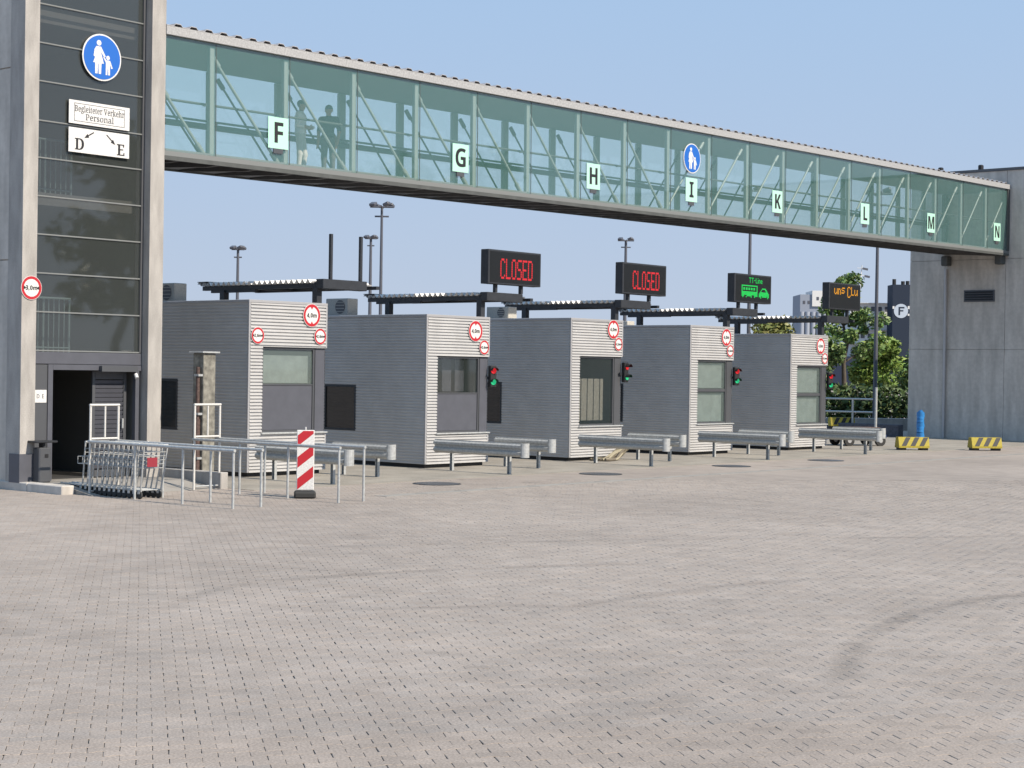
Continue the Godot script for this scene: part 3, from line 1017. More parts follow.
		for s in [[wy0 + 0.042, mid - 0.04], [mid + 0.04, wy1 - 0.047]]:
			b = MB.new(); b.bx(ix0, ix1, s[0], s[1], -0.05, -0.042)
			part("glass_pane", b, M.glass_booth, win)
		b = MB.new(); b.bx(ix0, ix1, mid - 0.038, mid + 0.038, -0.07, -0.02)
		part("transom", b, M.frame, win)
	# what hangs behind the panes
	if k == 0:
		b = MB.new(); b.bx(ix0, ix1, mid + 0.05, wy1 - 0.16, -0.16, -0.15)
		part("roller_blind", b, M.blind, win)
	elif k == 1:
		for s in [0.42, 0.86, 1.28]:
			b = MB.new(); b.bx(s, s + 0.30, mid + 0.05, wy1 - 0.05, -0.34, -0.32)
			part("blind_strip", b, M.panel, win)
	elif k == 2:
		b = MB.new()
		for i in 9:
			b.bx(ix0 + 0.04 + i * 0.125, ix0 + 0.155 + i * 0.125, wy0 + 0.12, wy1 - 0.55, -0.20 - 0.02 * (i % 2), -0.18 - 0.02 * (i % 2))
		part("curtain", b, M.blind_beige, win)
	else:
		for s in [[wy0 + 0.05, mid - 0.10], [mid + 0.06, wy1 - 0.10]]:
			b = MB.new(); b.bx(ix0 + 0.02, ix1 - 0.02, s[0], s[1], -0.13, -0.12)
			part("roller_blind", b, M.blind, win)
	# side window
	var sw := Node3D.new(); sw.name = "window"; t.add_child(sw, true)
	b = MB.new()
	b.bx(-0.012, 0.05, sy0, sy0 + 0.05, sz0, sz1); b.bx(-0.012, 0.05, sy1 - 0.05, sy1, sz0, sz1)
	b.bx(-0.012, 0.05, sy0 + 0.051, sy1 - 0.051, sz0, sz0 + 0.05); b.bx(-0.012, 0.05, sy0 + 0.051, sy1 - 0.051, sz1 - 0.05, sz1)
	part("frame", b, M.steel_dark, sw)
	b = MB.new(); b.bx(0.012, 0.02, sy0 + 0.052, sy1 - 0.052, sz0 + 0.052, sz1 - 0.052)
	part("glass_pane", b, M.glass_side, sw)
	for i in 9:
		b = MB.new(); b.box(Vector3(0.075, sy0 + 0.10 + i * 0.105, (sz0 + sz1) * 0.5), Vector3(0.012, 0.06, 0.9), Basis(Vector3(0, 0, 1), 0.6))
		part("slat", b, M.steel_dark, sw)
	# canopy over the lane side
	var cl: String = [
		"dark lane canopy with two bare upright poles, on the booth beside the tower",
		"dark lane canopy with corrugated sheet on the booth second from the tower",
		"dark lane canopy with corrugated sheet on the tall-window booth",
		"dark lane canopy with corrugated sheet under the green display",
		"dark lane canopy with corrugated sheet under the amber display"][k]
	var c := thing("canopy", cl, "canopy", at + Vector3(1.92, H + 0.011, 0), "lane canopies on the booths")
	var ch := 3.80 - H - 0.011 + (dy * 0.35)
	for z in [-0.14, -3.05]:
		b = MB.new(); b.bx(-0.07, 0.07, 0.0, ch, z - 0.07, z + 0.07)
		part("post", b, M.steel_dark, c)
	b = MB.new()
	b.bx(-0.05, 0.05, ch, ch + 0.09, -3.72, -0.125)
	part("beam", b, M.steel_dark, c)
	b = MB.new(); b.bx(1.44, 1.54, ch + 0.02, ch + 0.09, -3.72, 0.12)
	part("beam", b, M.steel_dark, c)
	for z in [-3.6, -2.5, -1.3]:
		b = MB.new(); b.bx(0.053, 1.437, ch + 0.025, ch + 0.085, z - 0.04, z + 0.04)
		part("purlin", b, M.steel_dark, c)
	b = MB.new(); b.bx(-0.04, 0.04, ch - 0.055, ch - 0.001, -3.45, -2.0)
	part("bracket", b, M.steel_dark, c)
	b = MB.new(); b.cbox(Vector3(0.56, ch + 0.075, 0.0), Vector3(1.25, 0.20, 0.22), 0.01)
	part("front_beam", b, M.steel_dark, c)
	b = MB.new()
	var z := -3.78
	while z < -0.16:
		for i in 8:
			var za := z + 0.165 * i / 8.0; var zb := z + 0.165 * (i + 1) / 8.0
			var ya := 0.04 * sin(TAU * i / 8.0); var yb := 0.04 * sin(TAU * (i + 1) / 8.0)
			var a := Vector3(-0.14, ch + 0.132 + ya, za); var d := Vector3(-0.14, ch + 0.132 + yb, zb)
			var nn := Vector3(0, zb - za, ya - yb).normalized()
			b.quad(a, d, d + Vector3(1.72, 0, 0), a + Vector3(1.72, 0, 0), nn)
		z += 0.165
	part("roof_sheet", b, M.canopy_sheet, c)
	b = MB.new(); b.bx(-0.145, 1.58, ch + 0.175, ch + 0.19, -3.78, -3.45)
	part("edge_flashing", b, M.steel_dark, c)
	if k == 0:
		for px in [0.16, 1.01]:
			b = MB.new(); b.bx(px - 0.03, px + 0.03, ch + 0.176, ch + 1.10, 0.05, 0.11)
			part("upright", b, M.steel_dark, c)
	else:
		display(k, at + Vector3(1.70, 0, 0.1), ch + H + 0.011)
	# round signs
	var tops: float = [3.22, 3.04, 3.22, 3.15, 3.02][k]
	var of: String = ["the booth beside the tower", "the booth second from the tower", "the tall-window booth", "the booth under the green display", "the booth under the amber display"][k]
	width_sign("larger round red-rimmed height limit sign on %s" % of, at + Vector3([1.61, 1.55, 1.63, 1.65, 1.60][k], tops, 0.045), 0.235, "4,0m", true, "limit signs on the booths")
	width_sign(("small round red-rimmed sign under the larger one on %s" % of), at + Vector3(1.85, tops - (0.42 if k == 0 else 0.36), 0.045), 0.165, "2,6m", false, "limit signs on the booths")
	if k == 0:
		width_sign("small round red-rimmed sign alone at the corner of the booth beside the tower", at + Vector3(0.185, 2.78, 0.045), 0.165, "2,6m", false, "limit signs on the booths")
	else:
		signal_light(k, at + Vector3(2.10, [0, 1.76, 1.90, 1.84, 1.74][k], 0.06))
	# air conditioner on the roof
	if k < 4:
		var al: String = ["air conditioner on the booth beside the tower", "air conditioner with a pale grille on the booth second from the tower", "air conditioner on the tall-window booth", "low air conditioner on the booth under the green display"][k]
		var ah := 0.40 if k < 2 else (0.30 if k == 2 else 0.12)
		var a := thing("air_conditioner", al, "air conditioner", at + Vector3(0.80, H + 0.011, -3.5 + (0.6 if k > 1 else 0.0)), "air conditioners on the booth roofs")
		b = MB.new(); b.cbox(Vector3(0, ah * 0.5 + 0.02, 0), Vector3(0.34, ah, 0.74), 0.015)
		part("casing", b, M.ac, a)
		b = MB.new(); b.disc(Vector3(-0.172, ah * 0.5 + 0.02, 0.12), Vector3(1, 0, 0), ah * 0.40, 0.01, 20)
		var gr := part("fan_grille", b, M.frame, a)
		b = MB.new()
		for i in 4: b.box(Vector3(-0.18, ah * 0.5 + 0.02 + (i - 1.5) * ah * 0.18, 0.12), Vector3(0.006, 0.012, ah * 0.7))
		part("grille_bars", b, M.ac, gr)
		for s in [-0.25, 0.25]:
			b = MB.new(); b.bx(-0.17, 0.17, 0.0, 0.02, s - 0.03, s + 0.03)
			part("foot", b, M.dark, a)

# dot-matrix letters: rows top to bottom
const GLYPH := {
	"C": ["01110", "10001", "10000", "10000", "10000", "10000", "10000", "10001", "01110"],
	"L": ["10000", "10000", "10000", "10000", "10000", "10000", "10000", "10000", "11111"],
	"O": ["01110", "10001", "10001", "10001", "10001", "10001", "10001", "10001", "01110"],
	"S": ["01111", "10000", "10000", "10000", "01110", "00001", "00001", "00001", "11110"],
	"E": ["11111", "10000", "10000", "10000", "11110", "10000", "10000", "10000", "11111"],
	"D": ["11110", "10001", "10001", "10001", "10001", "10001", "10001", "10001", "11110"],
	"T": ["11111", "00100", "00100", "00100", "00100", "00100", "00100"],
	"-": ["000", "000", "000", "111", "000", "000", "000"],
	"l": ["1000", "1000", "1000", "1000", "1000", "1000", "1111"],
	"i": ["1", "0", "1", "1", "1", "1", "1"],
	"n": ["0000", "0000", "1110", "1001", "1001", "1001", "1001"],
	"e": ["0000", "0000", "0110", "1001", "1111", "1000", "0111"],
	"u": ["00000", "00000", "10001", "10001", "10001", "10011", "01101"],
	"s": ["00000", "01111", "10000", "01110", "00001", "11110", "00000"],
	"h": ["10000", "10000", "11110", "10001", "10001", "10001", "10001"],
	" ": ["00", "00", "00", "00", "00", "00", "00"]}

func dots(b: MB, rows: Array, x: float, y: float, px: float, py: float, z: float) -> void:
	for r in rows.size():
		var s: String = rows[r]
		for q in s.length():
			if s[q] == "1":
				b.box(Vector3(x + (q + 0.5) * px, y - (r + 0.5) * py, z), Vector3(px * 0.86, py * 0.86, 0.008))

func word(b: MB, txt: String, x: float, y: float, px: float, py: float, z: float) -> void:
	for ch in txt:
		dots(b, GLYPH[ch], x, y, px, py, z)
		x += (String(GLYPH[ch][0]).length() + 1) * px

func display(k: int, at: Vector3, beam_y: float) -> void:
	var lab: String = ["", "black display board reading CLOSED in red, nearer the tower", "black display board reading CLOSED in red, on the tall-window booth",
		"black display board with a green bus and car picture", "black display board with one line of amber letters"][k]
	var y0 := 4.12; var y1 := 4.90; var w := 1.86
	var t := thing("display_board", lab, "display", at + Vector3(0.08, y0, 0), "display boards above the lanes")
	var h := y1 - y0
	var b := MB.new(); b.cbox(Vector3(w * 0.5, h * 0.5, -0.02), Vector3(w, h, 0.24), 0.012)
	part("housing", b, M.steel_dark, t)
	b = MB.new(); b.bx(0.05, w - 0.05, 0.04, h - 0.04, 0.094, 0.106)
	part("face", b, M.led_face, t)
	for px in [0.40, 1.30]:
		b = MB.new(); b.bx(px - 0.035, px + 0.035, beam_y + 0.18 - y0, -0.001, -0.08, 0.0)
		part("support", b, M.steel_dark, t)
	b = MB.new()
	if k <= 2:
		word(b, "CLOSED", 0.40, h - 0.19, 0.0325, 0.0515, 0.108)
		part("lettering", b, M.led_red, t)
	elif k == 3:
		word(b, "TT-line", 0.70, h - 0.09, 0.021, 0.021, 0.108)
		part("lettering", b, M.led_green, t)
		b = MB.new()
		var bus := ["1111111111111111111", "1000000000000000001", "1011011011011011001", "1011011011011011001", "1000000000000000001", "1111111111111111111", "1111111111111111111", "1111111111111111111", "1110001111110001111", "0100010000010001000"]
		dots(b, bus, 0.33, h - 0.30, 0.042, 0.034, 0.108)
		var car := ["0000111110000", "0001000011000", "0010000001100", "0111111111110", "1111111111111", "1111111111111", "1110111111011", "0010000000010"]
		dots(b, car, 1.20, h - 0.36, 0.040, 0.036, 0.108)
		part("picture", b, M.led_green, t)
	else:
		word(b, "uns Clu", 0.27, h - 0.09, 0.0385, 0.036, 0.108)
		part("lettering", b, M.led_amber, t)

func signal_light(k: int, at: Vector3) -> void:
	var t := thing("traffic_light", "small two-lamp traffic light on the lane edge of %s" % ["", "the booth second from the tower", "the tall-window booth", "the booth under the green display", "the booth under the amber display"][k], "traffic light", at, "traffic lights on the booths")
	t.rotation.y = deg_to_rad(-22.0 if k != 2 else 4.0)
	var b := MB.new(); b.cbox(Vector3(0.02, 0.265, 0), Vector3(0.17, 0.50, 0.12), 0.02)
	part("housing", b, M.black, t)
	b = MB.new(); b.bx(-0.16, -0.066, 0.20, 0.26, -0.06, -0.03)
	part("bracket", b, M.steel_dark, t)
	for i in 2:
		var y := 0.395 - i * 0.255
		b = MB.new(); b.disc(Vector3(0.02, y, 0.068), Vector3(0, 0, 1), 0.066, 0.012, 18)
		part("lens", b, M.sig_red if i == 0 else M.sig_green, t)
		b = MB.new()
		for q in 11:
			var a0 := PI * (0.0 + q / 11.0); var a1 := PI * (0.0 + (q + 1) / 11.0)
			var e0 := Vector3(cos(a0), sin(a0), 0) * 0.078; var e1 := Vector3(cos(a1), sin(a1), 0) * 0.078
			var o := Vector3(0.02, y, 0.065)
			b.quad(o + e0, o + e1, o + e1 + Vector3(0, 0, 0.11), o + e0 + Vector3(0, 0, 0.11), (e0 + e1).normalized())
		part("visor", b, M.black, t)

# -------------------------------------------------------------- guard rails, covers, hoses
func guard_rail_mesh(length: float) -> MB:
	# W-beam along z with a rounded end towards +z; face towards -x
	var b := MB.new()
	var prof := [[0.30, 0.0], [0.285, -0.03], [0.25, -0.075], [0.205, -0.075], [0.17, -0.03], [0.14, -0.03], [0.105, -0.075], [0.06, -0.075], [0.025, -0.03], [0.01, 0.0]]
	for i in prof.size() - 1:
		var a := Vector3(prof[i][1], prof[i][0], 0); var d := Vector3(prof[i + 1][1], prof[i + 1][0], 0)
		var e := d - a
		var nn := Vector3(e.y, -e.x, 0).normalized()
		if nn.x > 0: nn = -nn
		b.quad(a, d, d + Vector3(0, 0, length), a + Vector3(0, 0, length), nn)
		var th := Vector3(0.006, 0, 0)
		b.quad(a + th, d + th, d + Vector3(0.006, 0, length), a + Vector3(0.006, 0, length), -nn)
	b.bx(-0.03, 0.006, 0.285, 0.302, 0.0, length)
	return b

func build_lane_furniture() -> void:
	var which := ["beside the tower", "second from the tower", "third from the tower", "fourth from the tower", "farthest from the tower"]
	for k in 5:
		for s in 2:
			var x := 5.05 * k + ([-0.07, 2.12][s] as float)
			var ln: float = 2.45 if s == 0 else 1.55
			var z0: float = 0.38 if s == 0 else 0.22
			var side: String = "tower-side" if s == 0 else "far-side"
			var t := thing("guard_rail", "galvanised guard rail at the %s front of the booth %s" % [side, which[k]], "guard rail", Vector3(x, 0, z0), "guard rails before the booths")
			var o := part("beam", guard_rail_mesh(ln), M.galv, t)
			o.position.y = 0.365
			# rounded nose
			var b := MB.new()
			for i in 10:
				var a0 := PI * i / 10.0; var a1 := PI * (i + 1) / 10.0
				var p0 := Vector3(0.06 - cos(a0) * 0.11, 0, sin(a0) * 0.11); var p1 := Vector3(0.06 - cos(a1) * 0.11, 0, sin(a1) * 0.11)
				b.quad(p0, p1, p1 + Vector3(0, 0.30, 0), p0 + Vector3(0, 0.30, 0), (p0 + p1 - Vector3(0.12, 0, 0)).normalized())
			o = part("nose", b, M.galv, t)
			o.position = Vector3(0.0, 0.366, ln - 0.002)
			for pz in ([0.45, ln - 0.38] if s == 0 else [0.25, ln - 0.34]):
				b = MB.new()
				b.bx(0.008, 0.06, 0.0, 0.60, pz - 0.035, pz - 0.028); b.bx(0.008, 0.06, 0.0, 0.60, pz + 0.028, pz + 0.035); b.bx(0.06, 0.068, 0.0, 0.60, pz - 0.035, pz + 0.035)
				part("post", b, M.galv, t)
				b = MB.new(); b.tube(Vector3(-0.034, 0.52, pz), Vector3(-0.026, 0.52, pz), 0.02, 8)
				part("bolt", b, M.trim, t)
	for k in 4:
		var c := thing("drain_cover", "dark round drain cover in the paving before the lane %s" % ["between the first two booths", "between the second and third booths", "between the third and fourth booths", "between the last two booths"][k], "drain cover", Vector3([1.68, 6.78, 11.83, 16.2][k], 0, 3.5), "drain covers before the lanes")
		var b := MB.new(); b.disc(Vector3(0, 0.002, 0), Vector3.UP, 0.46, 0.01, 32)
		part("frame", b, M.steel_dark, c)
		b = MB.new(); b.disc(Vector3(0, 0.006, 0), Vector3.UP, 0.42, 0.008, 28)
		part("lid", b, M.frame, c)
	# heap of hoses by the third booth
	var hz := thing("hose_bundle", "heap of brownish hoses lying against the foot of the tall-window booth", "hoses", Vector3(10.1, 0.006, 0.0))
	var hm := [grain(mat(0.22, 0.19, 0.13, 0.8), noise_tex(41, 0.05, 3, 0.6, 1.0), 1.5), mat(0.30, 0.27, 0.19, 0.8), mat(0.14, 0.12, 0.09, 0.8)]
	for i in 9:
		var b := MB.new()
		var pts := []
		for j in 13:
			var u := j / 12.0
			var hh := 0.04 + (0.34 - 0.03 * (i % 4)) * clampf((u - 0.35) / 0.65, 0, 1) * (0.75 + 0.06 * i) + 0.03 * sin(u * 9.0 + i)
			pts.append(Vector3(0.65 + 1.40 * u + 0.03 * sin(i * 2.1 + u * 5.0), maxf(hh - 0.02, 0.032), 0.14 + 0.055 * i * (1.0 - 0.35 * u) + 0.05 * sin(u * 6.0 + i * 1.7)))
		b.path(pts, 0.032, 7)
		part("hose", b, hm[i % 3], hz)

# -------------------------------------------------------------- trolleys and their frames
func build_trolleys() -> void:
	for k in 2:
		var t := thing("trolley_corral", ["tubular steel trolley corral holding the row of luggage trolleys", "empty tubular steel trolley corral beside the striped beacon"][k], "corral", [Vector3(-5.0, 0, 1.85), Vector3(-2.95, 0, 2.02)][k], "trolley corrals before the tower")
		var b := MB.new()
		var w := 0.56
		var r := 0.021
		for h in 4:
			var z := h * 1.21
			for x in [0.0, w]:
				b = MB.new()
				b.tube(Vector3(x, 0, z), Vector3(x, 1.47 if h == 0 else 0.868, z), r, 8)
				part("post", b, M.white_tube if h == 0 else M.galv, t)
		b = MB.new(); b.tube(Vector3(-0.02, 1.49, 0), Vector3(w + 0.02, 1.49, 0), r, 8); b.tube(Vector3(r, 0.93, 0), Vector3(w - r, 0.93, 0), r * 0.9, 8)
		b.tube(Vector3(w * 0.52, 0.95, 0), Vector3(w * 0.52, 1.47, 0), r * 0.8, 8)
		part("head_frame", b, M.white_tube, t)
		for x in [0.0, w]:
			b = MB.new(); b.tube(Vector3(x, 0.885, -0.05), Vector3(x, 0.885, 3.66), 0.026, 8)
			part("rail", b, M.galv, t)
		b = MB.new(); b.tube(Vector3(r, 0.06, 0.0), Vector3(w - r, 0.06, 0), r * 0.8, 6)
		part("foot_bar", b, M.galv, t)
	# one luggage trolley, nested copies
	var proto: Node3D = null
	var N := 13
	for i in N:
		var at := Vector3(-4.72, 0.0, 1.30 + 0.131 * i)
		var lab: String = "nested chrome luggage trolley, %s from the doorway end of its row" % ["", "second", "third", "fourth", "fifth", "sixth", "seventh", "eighth", "ninth", "tenth", "eleventh", "twelfth", ""][i]
		if i == 0: lab = "nested chrome luggage trolley at the doorway end of its row in the corral"
		if i == N - 1: lab = "nested chrome luggage trolley with a red panel, first of its row"
		var t: Node3D
		if proto == null:
			t = thing("luggage_trolley", lab, "trolley", at, "luggage trolleys nested in the corral")
			proto = t
			var b := MB.new()
			for s in [-1.0, 1.0]: b.tube(Vector3(0.20 * s, 0.14, 0.24), Vector3(0.11 * s, 0.14, -0.50), 0.014, 7)
			for q in 4: b.tube(Vector3(-0.20 + 0.022 * q, 0.14, 0.22 - q * 0.19), Vector3(0.20 - 0.022 * q, 0.14, 0.22 - q * 0.19), 0.009, 6)
			part("platform", b, M.galv, t)
			for s in [-1.0, 1.0]:
				b = MB.new()
				b.path([Vector3(0.20 * s, 0.14, 0.24), Vector3(0.22 * s, 0.45, 0.30), Vector3(0.235 * s, 0.86, 0.36)], 0.014, 7)
				part("upright", b, M.galv, t)
			b = MB.new(); b.tube(Vector3(-0.24, 0.87, 0.36), Vector3(0.24, 0.87, 0.36), 0.02, 8)
			part("handle", b, M.galv, t)
			b = MB.new(); b.tube(Vector3(-0.10, 0.86, 0.385), Vector3(0.10, 0.86, 0.385), 0.012, 6)
			part("brake_bar", b, M.red, t)
			b = MB.new()
			for q in 5: b.tube(Vector3(-0.22, 0.50 + q * 0.065, 0.30 + q * 0.01), Vector3(0.22, 0.50 + q * 0.065, 0.30 + q * 0.01), 0.006, 5)
			for q in 6: b.tube(Vector3(-0.2 + q * 0.08, 0.50, 0.30), Vector3(-0.2 + q * 0.08, 0.50, 0.10), 0.005, 5)
			b.tube(Vector3(-0.2, 0.50, 0.10), Vector3(0.2, 0.50, 0.10), 0.008, 5)
			b.tube(Vector3(-0.2, 0.62, 0.10), Vector3(0.2, 0.62, 0.10), 0.008, 5)
			b.tube(Vector3(-0.2, 0.50, 0.10), Vector3(-0.2, 0.62, 0.10), 0.006, 5); b.tube(Vector3(0.2, 0.50, 0.10), Vector3(0.2, 0.62, 0.10), 0.006, 5)
			part("basket", b, M.galv, t)
			for p in [[-0.19, 0.2], [0.19, 0.2], [-0.10, -0.46], [0.10, -0.46]]:
				b = MB.new(); b.tube(Vector3(p[0] - 0.018, 0.062, p[1]), Vector3(p[0] + 0.018, 0.062, p[1]), 0.062, 12)
				var wh := part("wheel", b, M.rubber, t)
				b = MB.new(); b.box(Vector3(p[0], 0.105, p[1]), Vector3(0.05, 0.05, 0.05))
				part("fork", b, M.galv, wh)
		else:
			t = dup(proto, at, lab)
		if i == N - 1:
			var b := MB.new(); b.box(Vector3(-0.08, 0.60, 0.372), Vector3(0.20, 0.15, 0.01))
			part("panel", b, mat(0.24, 0.02, 0.035, 0.6), t)
	# striped beacon
	var bt := thing("warning_beacon", "red and white striped warning beacon on a recycled rubber foot", "beacon", Vector3(-2.62, 0, 4.50))
	bt.rotation.y = deg_to_rad(-42.0)
	var b := MB.new(); b.cbox(Vector3(0, 0.055, 0), Vector3(0.36, 0.11, 0.42), 0.025)
	part("foot", b, M.rubber, bt)
	b = MB.new(); b.cbox(Vector3(0, 0.63, 0.03), Vector3(0.29, 1.0, 0.025), 0.008)
	part("board", b, M.white, bt)
	for q in 3:
		b = MB.new()
		var yb := 0.18 + q * 0.36
		var poly := PackedVector2Array([Vector2(-0.13, yb - 0.04), Vector2(0.13, yb + 0.17), Vector2(0.13, yb + 0.35), Vector2(-0.13, yb + 0.14)])
		var clip := Geometry2D.intersect_polygons(poly, PackedVector2Array([Vector2(-0.13, 0.145), Vector2(0.13, 0.145), Vector2(0.13, 1.115), Vector2(-0.13, 1.115)]))
		for c in clip: b.prism(c, 0.0435, 0.0455)
		part("stripe", b, M.red, bt)
	b = MB.new(); b.tube(Vector3(0, 1.13, 0.03), Vector3(0, 1.18, 0.03), 0.012, 6)
	part("lug", b, M.white, bt)

# -------------------------------------------------------------- yard things at the far side
func block(label: String, at: Vector3, turn: float) -> void:
	var t := thing("barrier_block", label, "barrier", at, "yellow and black barrier blocks")
	t.rotation.y = turn
	t.scale = Vector3.ONE * 0.92
	var L := 1.0
	var b := MB.new()
	var xf := Transform3D(Basis(Vector3(0, 0, 1), Vector3.UP, Vector3(-1, 0, 0)), Vector3.ZERO)
	b.prism(PackedVector2Array([Vector2(-0.22, 0.08), Vector2(0.22, 0.08), Vector2(0.22, 0.14), Vector2(0.12, 0.42), Vector2(-0.12, 0.42), Vector2(-0.22, 0.14)]), -L * 0.5, L * 0.5, xf)
	part("body", b, M.yellow, t)
	for x in [-0.36, 0.36]:
		b = MB.new(); b.cbox(Vector3(x, 0.045, 0), Vector3(0.22, 0.09, 0.36), 0.015)
		part("foot", b, M.black, t)
	# slanted stripes on both long faces
	for s in [-1.0, 1.0]:
		for q in 3:
			var x0 := -0.42 + q * 0.29
			b = MB.new()
			var p := func(x: float, u: float) -> Vector3:
				return Vector3(x, lerpf(0.145, 0.415, u), s * (lerpf(0.2185, 0.122, u) + 0.004))
			b.quad(p.call(x0, 0.0), p.call(x0 + 0.155, 0.0), p.call(x0 + 0.325, 1.0), p.call(x0 + 0.17, 1.0), Vector3(0, 0.33, s).normalized())
			part("stripe", b, M.black, t)

func build_yard_things() -> void:
	block("yellow and black barrier block standing in front of the blue wrapped post", Vector3(23.85, 0, 1.98), deg_to_rad(-44))
	block("yellow and black barrier block standing alone before the terminal wall", Vector3(25.8, 0, 3.35), deg_to_rad(-44))
	# blue wrapped post
	var t := thing("wrapped_post", "bright blue plastic-wrapped post before the terminal wall", "post", Vector3(32.3, 0, -2.05))
	var b := MB.new()
	for i in 8:
		var y := i * 0.115
		b.tube(Vector3(0.01 * sin(i * 2.0), y, 0), Vector3(0.012 * sin(i * 2.0 + 2.0), y + 0.115, 0), 0.13 + 0.010 * sin(i * 1.9), 18, 0.13 + 0.010 * sin(i * 1.9 + 1.9), false)
	b.tube(Vector3(0, 0.90, 0), Vector3(0, 0.96, 0), 0.135, 18, 0.09)
	part("wrapping", b, M.blue_wrap, t)
	b = MB.new(); b.tube(Vector3(0, 0.93, 0), Vector3(0.03, 1.0, 0.02), 0.09, 12, 0.04)
	part("knot", b, M.blue_wrap, t)
	# low trailer with drawbar behind the last guard rail
	t = thing("hand_trailer", "low dark blue trailer with a raised drawbar behind the last guard rail", "trailer", Vector3(24.9, 0, -0.75))
	t.rotation.y = deg_to_rad(-30)
	var blue_dark := mat(0.02, 0.045, 0.14, 0.5)
	b = MB.new(); b.cbox(Vector3(0.3, 0.30, 0), Vector3(1.7, 0.12, 0.8), 0.02)
	part("chassis", b, blue_dark, t)
	b = MB.new(); b.cbox(Vector3(0.4, 0.55, 0), Vector3(1.1, 0.05, 0.7), 0.01); b.bx(-0.1, 0.0, 0.36, 0.53, -0.3, 0.3); b.bx(0.8, 0.9, 0.36, 0.53, -0.3, 0.3)
	part("load_bed", b, mat(0.10, 0.06, 0.045, 0.8), t)
	b = MB.new(); b.box(Vector3(-0.95, 0.62, 0), Vector3(0.14, 0.95, 0.14), Basis(Vector3(0, 0, 1), 0.35)); b.bx(-0.9, -0.5, 0.22, 0.32, -0.06, 0.06)
	part("drawbar", b, blue_dark, t)
	for p in [[-0.2, 0.42], [-0.2, -0.42], [0.9, 0.42], [0.9, -0.42]]:
		b = MB.new(); b.tube(Vector3(p[0], 0.17, p[1] - 0.05), Vector3(p[0], 0.17, p[1] + 0.05), 0.17, 16)
		var w := part("wheel", b, M.rubber, t)
		b = MB.new(); b.tube(Vector3(p[0], 0.17, p[1] - 0.055), Vector3(p[0], 0.17, p[1] + 0.055), 0.07, 10)
		part("hub", b, M.trim, w)
	block("yellow and black barrier block behind the trailer, half hidden by the guard rail", Vector3(33.1, 0.25, -5.6), deg_to_rad(-40))
	# railing along the edge of the yard
	t = thing("yard_railing", "grey steel post and rail fence along the yard's far edge", "fence", Vector3(33.2, 0, -5.2))
	for k in 9:
		b = MB.new(); b.tube(Vector3(-k * 0.9 * 0.62, 0, -k * 1.9), Vector3(-k * 0.9 * 0.62, 1.35, -k * 1.9), 0.04, 8)
		part("post", b, M.galv, t)
	for y in [0.85, 1.32]:
		b = MB.new(); b.tube(Vector3(0.2, y, 0.7), Vector3(-8 * 0.9 * 0.62, y, -8 * 1.9), 0.035, 8)
		part("rail", b, M.galv, t)
	t = thing("gate_post", "tall slim galvanised post rising above the yard fence", "post", Vector3(30.3, 0, -2.7))
	b = MB.new(); b.tube(Vector3.ZERO, Vector3(0, 1.78, 0), 0.045, 10)
	part("shaft", b, M.galv, t)
	b = MB.new(); b.cbox(Vector3(0, 0.01, 0), Vector3(0.2, 0.02, 0.2), 0.004)
	part("base_plate", b, M.galv, t)
	# pale retaining wall and dark low wall
	b = MB.new(); b.cbox(Vector3(39.6, 0.17, -7.3), Vector3(9.0, 0.62, 0.3), 0.02, Basis(Vector3.UP, deg_to_rad(-42)))
	single("retaining_wall", b, M.concrete, "pale low retaining wall under the hedge behind the yard fence", "wall")
	b = MB.new(); b.cbox(Vector3(33.0, 0.22, -4.6), Vector3(0.35, 0.46, 2.9), 0.02)
	single("low_wall", b, grain(mat(0.09, 0.10, 0.13, 0.85), noise_tex(51, 0.04, 3, 0.7, 1.0), 0.8), "dark grey low wall running from the terminal corner behind the guard rail", "wall")

# -------------------------------------------------------------- far background
func leaf_crown(b: MB, blobs: Array, count: int, size: float, tone: Color, sd: int) -> void:
	var r := RandomNumberGenerator.new()
	r.seed = sd
	b.use_c = true
	for i in count:
		var q: Array = blobs[r.randi_range(0, blobs.size() - 1)]
		var d := Vector3(r.randfn(), r.randfn(), r.randfn()).normalized()
		var rad: float = q[1] * pow(r.randf(), 0.42)
		var ctr: Vector3 = q[0] + d * rad * Vector3(1, 0.9, 1)
		var bs := Basis.from_euler(Vector3(r.randf() * TAU, r.randf() * TAU, r.randf() * TAU))
		var s := size * r.randf_range(0.6, 1.4)
		b.col = Color(tone.r * r.randf_range(0.85, 1.2), tone.g, tone.b * r.randf_range(0.8, 1.2))
		var p0 := ctr + bs * Vector3(-s, 0, 0); var p1 := ctr + bs * Vector3(0, s * 0.15, s * 0.42)
		var p2 := ctr + bs * Vector3(s, 0, 0); var p3 := ctr + bs * Vector3(0, s * 0.15, -s * 0.42)
		var n1 := (bs * Vector3(0, 1, 0.2) + d * 0.8).normalized()
		b.quad(p0, p1, p2, p3, n1)

